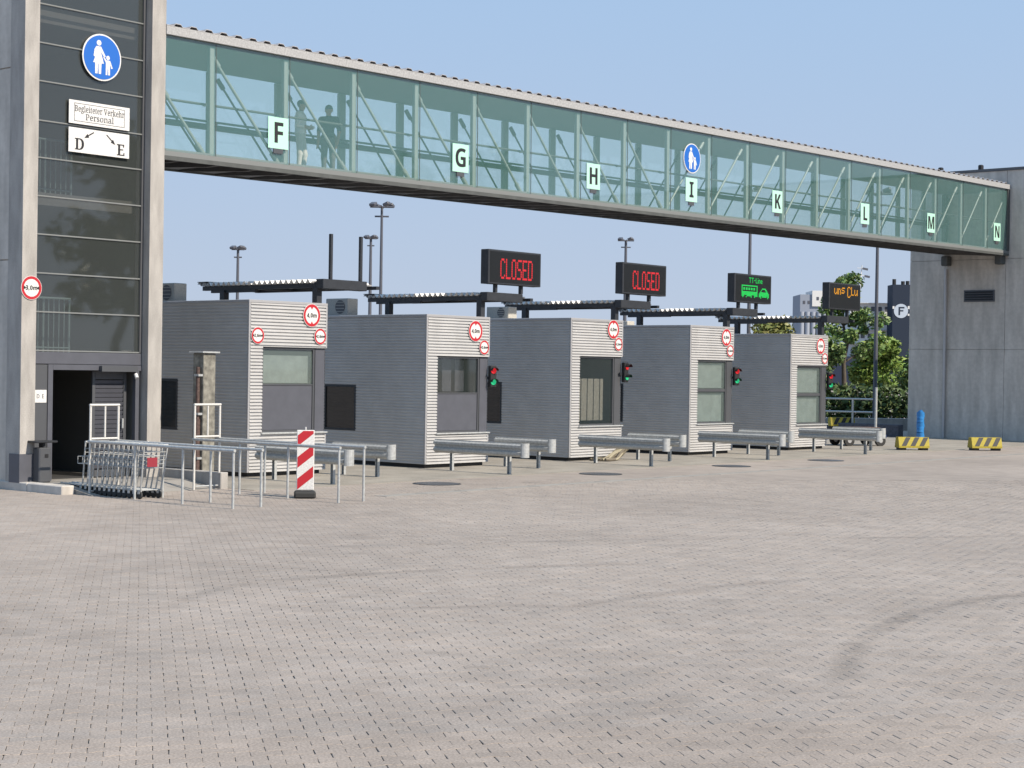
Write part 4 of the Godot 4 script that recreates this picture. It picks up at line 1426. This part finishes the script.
func tree(called: String, label: String, at: Vector3, h: float, spread: float, tone: Color, count: int, leaf: float, sd: int, sparse_top := false, group := "") -> void:
	var t := thing(called, label, "tree", at, group)
	var r := RandomNumberGenerator.new()
	r.seed = sd
	var b := MB.new()
	var top := h * 0.86
	var p := Vector3.ZERO
	var blobs := []
	for i in 7:
		var q := Vector3(r.randf_range(-0.05, 0.05) * h * 0.4, top * (i + 1) / 7.0, r.randf_range(-0.05, 0.05) * h * 0.4)
		b.tube(p, q, h * 0.022 * (1.0 - i / 8.0), 8, h * 0.022 * (1.0 - (i + 1) / 8.0))
		p = q
		if i >= 2:
			for s in 3:
				var a := r.randf() * TAU
				var lift := r.randf_range(0.25, 0.8)
				var ln := spread * (1.1 - 0.12 * i) * r.randf_range(0.55, 1.0)
				if sparse_top and i > 4: ln *= 0.6
				var e := q + Vector3(cos(a) * ln, ln * lift, sin(a) * ln)
				var m := q.lerp(e, 0.5) + Vector3(0, ln * 0.08, 0)
				b.tube(q, m, h * 0.008, 6, h * 0.005)
				b.tube(m, e, h * 0.005, 6, h * 0.002)
				if sparse_top:
					blobs.append([e, spread * r.randf_range(0.16, 0.30)]); blobs.append([m, spread * r.randf_range(0.12, 0.24)])
					continue
				blobs.append([e, spread * (0.42 if not (sparse_top and i > 4) else 0.22) * r.randf_range(0.8, 1.2)])
				blobs.append([m, spread * 0.32 * r.randf_range(0.8, 1.2)])
	part("trunk", b, grain(mat(0.10, 0.085, 0.065, 0.9), M.concrete.albedo_texture, 0.8), t)
	b = MB.new()
	leaf_crown(b, blobs, count, leaf, tone, sd + 1)
	var lm := mat(1, 1, 1, 0.55)
	lm.vertex_color_use_as_albedo = true
	lm.backlight = lin(0.18, 0.22, 0.06)
	part("crown", b, lm, t)

func mast(label: String, base: Vector3, h: float, head: int) -> void:
	var t := thing("light_mast", label, "light mast", base, "light masts behind the booths")
	var b := MB.new()
	b.tube(Vector3.ZERO, Vector3(0, h, 0), 0.0014 * base.length() + 0.035, 10, 0.0008 * base.length() + 0.02)
	part("pole", b, M.panel, t)
	if head == 0: return
	b = MB.new()
	var w := 0.62 if head == 1 else 0.42
	var rt := Vector3(0.648, 0, 0.761)
	b.tube(Vector3(0, h - 0.5, 0) - rt * w * 0.6, Vector3(0, h - 0.5, 0) + rt * w * 0.6, 0.05, 6)
	b.tube(Vector3(0, h, 0) - rt * w, Vector3(0, h, 0) + rt * w, 0.05, 6)
	b.tube(Vector3(0, h, 0) - Vector3(0.76, 0, -0.65) * w, Vector3(0, h, 0) + Vector3(0.76, 0, -0.65) * w, 0.05, 6)
	part("crosshead", b, M.panel, t)
	for s in 4:
		var a := s * PI * 0.5 + 0.3
		b = MB.new(); b.cbox(Vector3(0, h + 0.12, 0) + Vector3(cos(a), 0, sin(a)) * w * 0.85, Vector3(0.34, 0.16, 0.34), 0.03, Basis(Vector3.UP, a) * Basis(Vector3(0, 0, 1), -0.4))
		part("floodlight", b, M.panel, t)

func build_background() -> void:
	mast("slim light mast with a small head, standing farthest towards the tower", Vector3(50.3, 0, -59.5), 9.7, 2)
	mast("tall light mast with a wide floodlight crown, over the second booth", Vector3(42.1, 0, -38.3), 10.7, 1)
	mast("light mast with a plain cross arm, just beside the tallest floodlight mast", Vector3(62.95, 0, -60.1), 11.3, 2)
	mast("light mast with a floodlight crown, behind the display on the tall-window booth", Vector3(82.7, 0, -52.4), 12.2, 1)
	mast("plain mast rising behind the green display board", Vector3(71.8, 0, -34.3), 14.0, 1)
	mast("dark plain mast rising between the tree and the ship's funnel", Vector3(45.6, 0, -11.0), 10.2, 1)
	# trees and hedge
	tree("leafy_tree", "loose light green tree with a thin crown, behind the amber display board", Vector3(53.4, 0, -17.0), 7.6, 2.3, Color(0.13, 0.215, 0.06), 5200, 0.12, 61, true)
	tree("leafy_tree", "bushy bright green tree between the loose tree and the terminal corner", Vector3(56.4, 0, -16.6), 4.0, 1.7, Color(0.15, 0.24, 0.045), 9000, 0.13, 67)
	tree("leafy_tree", "yellowish green tree top showing between the last two booths", Vector3(72.0, 0, -32.6), 5.6, 2.2, Color(0.17, 0.185, 0.05), 5000, 0.19, 71)
	tree("leafy_tree", "low dense green tree filling the gap before the terminal corner", Vector3(60.3, 0, -15.9), 3.6, 1.7, Color(0.10, 0.17, 0.045), 9000, 0.13, 77)
	tree("leafy_tree", "dark green tree close behind the hedge, beside the last booth", Vector3(51.6, 0, -17.6), 3.9, 1.5, Color(0.08, 0.135, 0.04), 8000, 0.13, 79)
	var t := thing("hedge", "dark green clipped hedge behind the yard fence", "hedge", Vector3(47.5, 0, -14.0))
	var b := MB.new()
	var blobs := []
	for i in 26: blobs.append([Vector3(-3.5 + i * 0.22, 0.9, -9.0 + i * 0.62), 1.05])
	leaf_crown(b, blobs, 12000, 0.14, Color(0.07, 0.11, 0.035), 73)
	var lm := mat(1, 1, 1, 0.6)
	lm.vertex_color_use_as_albedo = true
	part("foliage", b, lm, t)
	b = MB.new()
	for i in 14: b.tube(Vector3(-3.5 + i * 0.42, 0, -9.0 + i * 1.16), Vector3(-3.4 + i * 0.42, 1.0, -9.0 + i * 1.16), 0.04, 6, 0.02)
	part("stems", b, M.rubber, t)
	# woods on the right, outside the picture: mirrored in the tower glass
	for i in 6:
		tree("roadside_tree", "broad green tree facing the stair tower, %s in the row from the open yard" % ["first", "second", "third", "fourth", "fifth", "sixth"][i], Vector3(14.0 + i * 4.6, 0, 42.0 - i * 3.2 + 1.5 * (i % 2)), 10.5 + (i * 7 % 3) * 0.9, 3.4, Color(0.06, 0.10, 0.03), 2600, 0.34, 81 + i, false, "row of trees facing the tower")
	# blue container
	t = thing("shipping_container", "blue shipping container behind the trees beside the terminal corner", "container", Vector3(92, 0, -26))
	t.rotation.y = deg_to_rad(-48)
	b = MB.new()
	for i in 40:
		b.bx(-6.0 + i * 0.3, -6.0 + i * 0.3 + 0.16, 0.3, 3.3, -1.2, 1.22); b.bx(-6.0 + i * 0.3 + 0.16, -6.0 + i * 0.3 + 0.3, 0.3, 3.3, -1.2, 1.18)
	part("side_wall", b, mat(0.02, 0.075, 0.28, 0.6), t)
	b = MB.new(); b.bx(-6.05, 6.05, 3.3, 3.42, -1.25, 1.25); b.bx(-6.05, 6.05, 0.0, 0.3, -1.25, 1.25)
	part("frame", b, mat(0.02, 0.06, 0.2, 0.6), t)
	# grey silo block
	t = thing("grain_silo", "pale grey silo tower with a lighter headhouse, behind the amber display board", "silo", Vector3(170.5, 0, -88.0))
	t.rotation.y = deg_to_rad(-50)
	b = MB.new(); b.bx(-1.7, 1.6, 0, 12.4, -3, 3)
	part("block", b, mat(0.24, 0.27, 0.33, 0.85), t)
	b = MB.new()
	for i in 5: b.tube(Vector3(-1.5 + i * 0.72, 0, 3.05), Vector3(-1.5 + i * 0.72, 10.2, 3.05), 0.34, 10)
	part("silo_tubes", b, mat(0.28, 0.31, 0.37, 0.85), t)
	b = MB.new(); b.bx(-0.2, 2.4, 10.9, 12.9, -2, 3.2)
	part("headhouse", b, M.white, t)
	for q in [[-1.2, 11.4], [-0.6, 11.4], [0.5, 11.9], [1.2, 11.9], [1.9, 11.9]]:
		b = MB.new(); b.bx(q[0] - 0.15, q[0] + 0.15, q[1] - 0.2, q[1] + 0.2, 3.19 if q[0] > 0 else 2.99, 3.23 if q[0] > 0 else 3.03)
		part("window", b, M.panel, t)
	ship()

func ship() -> void:
	var t := thing("ferry", "white ferry with a dark navy funnel bearing a letter in a ring, behind the trees", "ship", Vector3(212.5, 0, -100.4))
	t.rotation.y = deg_to_rad(-49.6)   # local x across the view, z towards the camera
	var b := MB.new()
	b.prism(PackedVector2Array([Vector2(-26, -1), Vector2(30, -1), Vector2(34, 5.0), Vector2(-28, 5.0)]), -9, 7)
	part("hull", b, mat(0.010, 0.02, 0.05, 0.8), t)
	for d in 4:
		b = MB.new(); b.bx(-6.0 + d * 0.3, 18.0, 5.02 + d * 2.05, 6.95 + d * 2.05, -7, 4.0 - d * 0.4)
		var dk := part("deck", b, M.white, t)
		for k in 16:
			b = MB.new(); b.bx(-5.0 + d * 0.3 + k * 1.05, -4.4 + d * 0.3 + k * 1.05, 5.75 + d * 2.05, 6.45 + d * 2.05, 4.005 - d * 0.4, 4.04 - d * 0.4)
			part("window", b, M.panel, dk)
		b = MB.new(); b.bx(-6.3 + d * 0.3, 18.3, 6.955 + d * 2.05, 7.015 + d * 2.05, -7, 4.6 - d * 0.4)
		part("deck_edge", b, M.white, t)
	# funnel
	var navy := mat(0.007, 0.017, 0.038, 0.8)
	b = MB.new()
	b.prism(PackedVector2Array([Vector2(0.0, 5.0), Vector2(3.9, 5.0), Vector2(3.15, 15.7), Vector2(0.0, 15.7)]), 4.9, 8.5)
	var f := part("funnel", b, navy, t)
	for p in [[0.6, 16.3], [1.9, 16.0], [2.6, 16.05]]:
		b = MB.new(); b.tube(Vector3(p[0], 15.6, 6.6), Vector3(p[0], p[1] + 0.3, 6.6), 0.28, 10)
		part("exhaust_pipe", b, M.black, f)
	b = MB.new(); b.disc(Vector3(1.25, 11.8, 8.52), Vector3(0, 0, 1), 1.05, 0.04, 28)
	part("emblem_ring", b, mat(0.42, 0.48, 0.56, 0.6), f)
	b = MB.new()
	b.bx(0.9, 1.12, 11.2, 12.4, 8.545, 8.57); b.bx(1.125, 1.75, 12.2, 12.4, 8.545, 8.57); b.bx(1.125, 1.6, 11.75, 11.93, 8.545, 8.57)
	part("emblem_letter", b, navy, f)
	b = MB.new(); b.bx(2.25, 3.5, 12.1, 12.55, 8.505, 8.53); b.bx(2.25, 3.2, 11.1, 11.4, 8.505, 8.53); b.bx(0.0, 0.28, 12.1, 12.5, 8.505, 8.53)
	part("emblem_wing", b, M.white, f)
	b = MB.new(); b.bx(3.0, 4.6, 15.3, 15.6, 5.5, 7.0)
	part("gantry", b, navy, f)
	# signal mast
	b = MB.new(); b.tube(Vector3(-3.3, 13.2, 0), Vector3(-2.9, 19.0, 0), 0.14, 8, 0.07)
	b.tube(Vector3(-4.3, 17.6, 0), Vector3(-1.9, 17.4, 0), 0.06, 6); b.tube(Vector3(-3.6, 18.6, 0), Vector3(-2.3, 18.5, 0), 0.05, 6)
	var sm := part("signal_mast", b, M.white, t)
	for p in [[-4.1, 17.5], [-2.1, 17.3], [-2.4, 18.45]]:
		b = MB.new(); b.box(Vector3(p[0], p[1], 0.15), Vector3(0.8, 0.32, 0.2), Basis(Vector3(0, 0, 1), -0.2))
		part("radar", b, M.panel, sm)

# -------------------------------------------------------------- people on the bridge
func seg_d(p: Vector3, a: Vector3, b: Vector3, ra: float, rb: float) -> float:
	var ab := b - a
	var t := clampf((p - a).dot(ab) / maxf(ab.length_squared(), 1e-6), 0.0, 1.0)
	return p.distance_to(a + ab * t) - lerpf(ra, rb, t)

func person(label: String, at: Vector3, turn: float, bones: Array, paint: Callable, extra: Callable) -> void:
	var lo := Vector3(1e9, 1e9, 1e9); var hi := -lo
	for q in bones:
		for i in 2:
			var r: float = maxf(q[2], q[3]) + 0.04
			lo = lo.min(q[i] - Vector3(r, r, r)); hi = hi.max(q[i] + Vector3(r, r, r))
	var cs := 0.02
	var n := Vector3i(((hi - lo) / cs).ceil()) + Vector3i(2, 2, 2)
	var f := PackedFloat32Array(); f.resize(n.x * n.y * n.z); f.fill(1.0)
	var kk := 0.03
	for q in bones:
		var r: float = maxf(q[2], q[3]) + 0.07
		var l0 := Vector3i(((q[0].min(q[1]) - Vector3(r, r, r) - lo) / cs).floor()).max(Vector3i.ZERO)
		var l1 := Vector3i(((q[0].max(q[1]) + Vector3(r, r, r) - lo) / cs).ceil()).min(n - Vector3i.ONE)
		for z in range(l0.z, l1.z + 1):
			for y in range(l0.y, l1.y + 1):
				for x in range(l0.x, l1.x + 1):
					var i := (z * n.y + y) * n.x + x
					var d := seg_d(lo + Vector3(x, y, z) * cs, q[0], q[1], q[2], q[3])
					var o := f[i]
					var h := maxf(kk - absf(o - d), 0.0) / kk
					f[i] = minf(o, d) - h * h * kk * 0.25
	# surface nets
	var vid := {}
	var vs := PackedVector3Array()
	for z in n.z - 1:
		for y in n.y - 1:
			for x in n.x - 1:
				var i := (z * n.y + y) * n.x + x
				var c := [f[i], f[i + 1], f[i + n.x], f[i + n.x + 1], f[i + n.x * n.y], f[i + n.x * n.y + 1], f[i + n.x * n.y + n.x], f[i + n.x * n.y + n.x + 1]]
				var neg := 0
				for q in c: if q < 0: neg += 1
				if neg == 0 or neg == 8: continue
				var s := Vector3.ZERO; var cnt := 0
				for e in [[0, 1], [2, 3], [4, 5], [6, 7], [0, 2], [1, 3], [4, 6], [5, 7], [0, 4], [1, 5], [2, 6], [3, 7]]:
					var a: float = c[e[0]]; var b: float = c[e[1]]
					if (a < 0) == (b < 0): continue
					var t := a / (a - b)
					var pa := Vector3(e[0] & 1, (e[0] >> 1) & 1, e[0] >> 2); var pb := Vector3(e[1] & 1, (e[1] >> 1) & 1, e[1] >> 2)
					s += pa.lerp(pb, t); cnt += 1
				vid[i] = vs.size()
				vs.append(lo + (Vector3(x, y, z) + s / cnt) * cs)
	var ns := PackedVector3Array(); ns.resize(vs.size())
	var quads := []
	var step := [1, n.x, n.x * n.y]
	for i in vid.keys():
		for ax in 3:
			var j: int = i + step[ax]
			if (f[i] < 0) == (f[j] < 0): continue
			var u: int = step[(ax + 1) % 3]; var w: int = step[(ax + 2) % 3]
			if not (vid.has(i - u) and vid.has(i - w) and vid.has(i - u - w)): continue
			var q := [vid[i], vid[i - u], vid[i - u - w], vid[i - w]]
			var g := (vs[q[1]] - vs[q[0]]).cross(vs[q[2]] - vs[q[0]])
			var dir := Vector3.ZERO; dir[ax] = 1.0 if f[i] < 0 else -1.0
			if g.dot(dir) < 0: g = -g
			for a in q: ns[a] += g
			quads.append(q)
	var b := MB.new()
	b.use_c = true
	for q in quads:
		var m: Vector3 = (vs[q[0]] + vs[q[2]]) * 0.5
		b.col = paint.call(m)
		var nn := []
		for a in q: nn.append(ns[a].normalized())
		b.tri(vs[q[0]], vs[q[1]], vs[q[2]], nn[0], nn[1], nn[2])
		b.tri(vs[q[0]], vs[q[2]], vs[q[3]], nn[0], nn[2], nn[3])
	extra.call(b)
	var t := thing("person", label, "person", at, "people on the footbridge")
	t.rotation.y = turn
	t.scale = Vector3.ONE * 0.91
	var pm := mat(1, 1, 1, 0.75)
	pm.vertex_color_use_as_albedo = true
	part("body", b, pm, t)

func fingers(b: MB, wrist: Vector3, dir: Vector3, across: Vector3, skin: Color) -> void:
	b.col = skin
	var pal := dir.cross(across).normalized()
	for i in 4:
		var base := wrist + dir * 0.085 + across * (0.033 - 0.022 * i)
		var ln: float = [0.030, 0.036, 0.033, 0.025][i]
		var m := base + dir * ln + pal * 0.008
		b.tube(base - dir * 0.02, m, 0.0095, 6, 0.009)
		b.tube(m, m + (dir * 0.8 + pal * 0.6).normalized() * ln, 0.009, 6, 0.007)
	var tb := wrist + dir * 0.035 + across * 0.035
	var tm := tb + (dir * 0.7 + across * 0.7).normalized() * 0.035
	b.tube(tb - across * 0.015, tm, 0.011, 6, 0.010)
	b.tube(tm, tm + (dir * 0.9 + pal * 0.4).normalized() * 0.028, 0.010, 6, 0.008)

func build_people() -> void:
	var V := func(x: float, y: float, z: float) -> Vector3: return Vector3(x, y, z)
	# shared standing skeleton, facing +z
	var common := [
		[Vector3(0, 1.00, 0), Vector3(0, 1.18, 0.0), 0.135, 0.125], [Vector3(-0.07, 1.0, 0), Vector3(0.07, 1.0, 0), 0.115, 0.115],
		[Vector3(-0.10, 1.34, 0), Vector3(0.10, 1.34, 0), 0.125, 0.125], [Vector3(0, 1.18, 0), Vector3(0, 1.36, 0), 0.13, 0.13],
		[Vector3(-0.17, 1.43, -0.01), Vector3(0.17, 1.43, -0.01), 0.07, 0.07], [Vector3(0, 1.44, 0), Vector3(0, 1.55, 0.015), 0.058, 0.054],
		[Vector3(0, 1.62, 0.025), Vector3(0, 1.68, 0.0), 0.078, 0.092], [Vector3(0, 1.575, 0.05), Vector3(0, 1.60, 0.045), 0.045, 0.055],
		[Vector3(0, 1.61, 0.10), Vector3(0, 1.645, 0.095), 0.018, 0.012], [Vector3(-0.085, 1.62, 0), Vector3(-0.085, 1.65, 0), 0.02, 0.02], [Vector3(0.085, 1.62, 0), Vector3(0.085, 1.65, 0), 0.02, 0.02]]
	var legs := func(a: float, bz: float) -> Array:
		return [[Vector3(-0.09, 0.95, 0), Vector3(-0.10 - a, 0.51, 0.02), 0.098, 0.068], [Vector3(-0.10 - a, 0.51, 0.02), Vector3(-0.10 - a * 1.2, 0.10, -0.01), 0.068, 0.048],
			[Vector3(-0.10 - a * 1.2, 0.055, -0.04), Vector3(-0.12 - a * 1.2, 0.04, 0.16), 0.05, 0.04],
			[Vector3(0.09, 0.95, 0), Vector3(0.10 + a, 0.51, 0.02 + bz), 0.098, 0.068], [Vector3(0.10 + a, 0.51, 0.02 + bz), Vector3(0.10 + a, 0.10, -0.01 + bz), 0.068, 0.048],
			[Vector3(0.10 + a, 0.055, -0.04 + bz), Vector3(0.12 + a, 0.04, 0.16 + bz), 0.05, 0.04]]
	# first: both forearms forward, looking down at what is held
	var skin := Color(0.40, 0.24, 0.17)
	var p1: Array = common.duplicate()
	p1.append_array(legs.call(0.02, 0.06))
	p1.append_array([[Vector3(-0.20, 1.42, 0), Vector3(-0.25, 1.16, -0.02), 0.058, 0.047], [Vector3(-0.25, 1.16, -0.02), Vector3(-0.12, 1.12, 0.20), 0.045, 0.034], [Vector3(-0.12, 1.12, 0.20), Vector3(-0.07, 1.12, 0.25), 0.033, 0.03],
		[Vector3(0.20, 1.42, 0), Vector3(0.25, 1.16, -0.02), 0.058, 0.047], [Vector3(0.25, 1.16, -0.02), Vector3(0.12, 1.12, 0.20), 0.045, 0.034], [Vector3(0.12, 1.12, 0.20), Vector3(0.07, 1.12, 0.25), 0.033, 0.03]])
	var paint1 := func(p: Vector3) -> Color:
		if p.y > 1.66 or (p.y > 1.60 and p.z < 0.0): return Color(0.03, 0.022, 0.016)
		if p.y > 1.50: return skin
		if p.z > 0.13 and p.y > 1.0 and p.y < 1.2: return skin
		if p.y > 0.97: return Color(0.78, 0.78, 0.76)
		if p.y > 0.09: return Color(0.55, 0.55, 0.53)
		return Color(0.05, 0.045, 0.04)
	var base := Vector3(2.55, 5.77 + 0.387 + 0.0125 * 4.9, -1.40)
	person("person in a light shirt and pale trousers standing on the footbridge, hands together in front", base, deg_to_rad(35), p1, paint1,
		func(b: MB) -> void:
			fingers(b, Vector3(-0.10, 1.12, 0.22), Vector3(0.75, 0, 0.66), Vector3(0, 1, 0), skin)
			fingers(b, Vector3(0.10, 1.12, 0.22), Vector3(-0.75, 0, 0.66), Vector3(0, 1, 0), skin))
	var p2: Array = common.duplicate()
	p2.append_array(legs.call(0.0, -0.04))
	p2.append_array([[Vector3(-0.20, 1.42, 0), Vector3(-0.25, 1.15, -0.03), 0.058, 0.047], [Vector3(-0.25, 1.15, -0.03), Vector3(-0.24, 0.90, 0.05), 0.045, 0.034], [Vector3(-0.24, 0.90, 0.05), Vector3(-0.235, 0.83, 0.07), 0.033, 0.032],
		[Vector3(0.20, 1.42, 0), Vector3(0.25, 1.15, -0.03), 0.058, 0.047], [Vector3(0.25, 1.15, -0.03), Vector3(0.24, 0.90, 0.05), 0.045, 0.034], [Vector3(0.24, 0.90, 0.05), Vector3(0.235, 0.83, 0.07), 0.033, 0.032]])
	var paint2 := func(p: Vector3) -> Color:
		if p.y > 1.66 or (p.y > 1.58 and p.z < 0.0): return Color(0.02, 0.016, 0.013)
		if p.y > 1.50: return skin
		if absf(p.x) > 0.17 and p.y < 1.14 and p.y > 0.7: return skin
		if p.y > 0.98: return Color(0.025, 0.028, 0.034)
		if p.y > 0.09: return Color(0.11, 0.11, 0.115)
		return Color(0.02, 0.02, 0.02)
	person("person in a dark top and grey trousers standing on the footbridge, arms hanging down", base + Vector3(0.86, 0.011, -0.05), deg_to_rad(-60), p2, paint2,
		func(b: MB) -> void:
			fingers(b, Vector3(-0.238, 0.86, 0.06), Vector3(0, -0.97, 0.2), Vector3(0, 0.2, 0.97), skin)
			fingers(b, Vector3(0.238, 0.86, 0.06), Vector3(0, -0.97, 0.2), Vector3(0, 0.2, 0.97), skin))
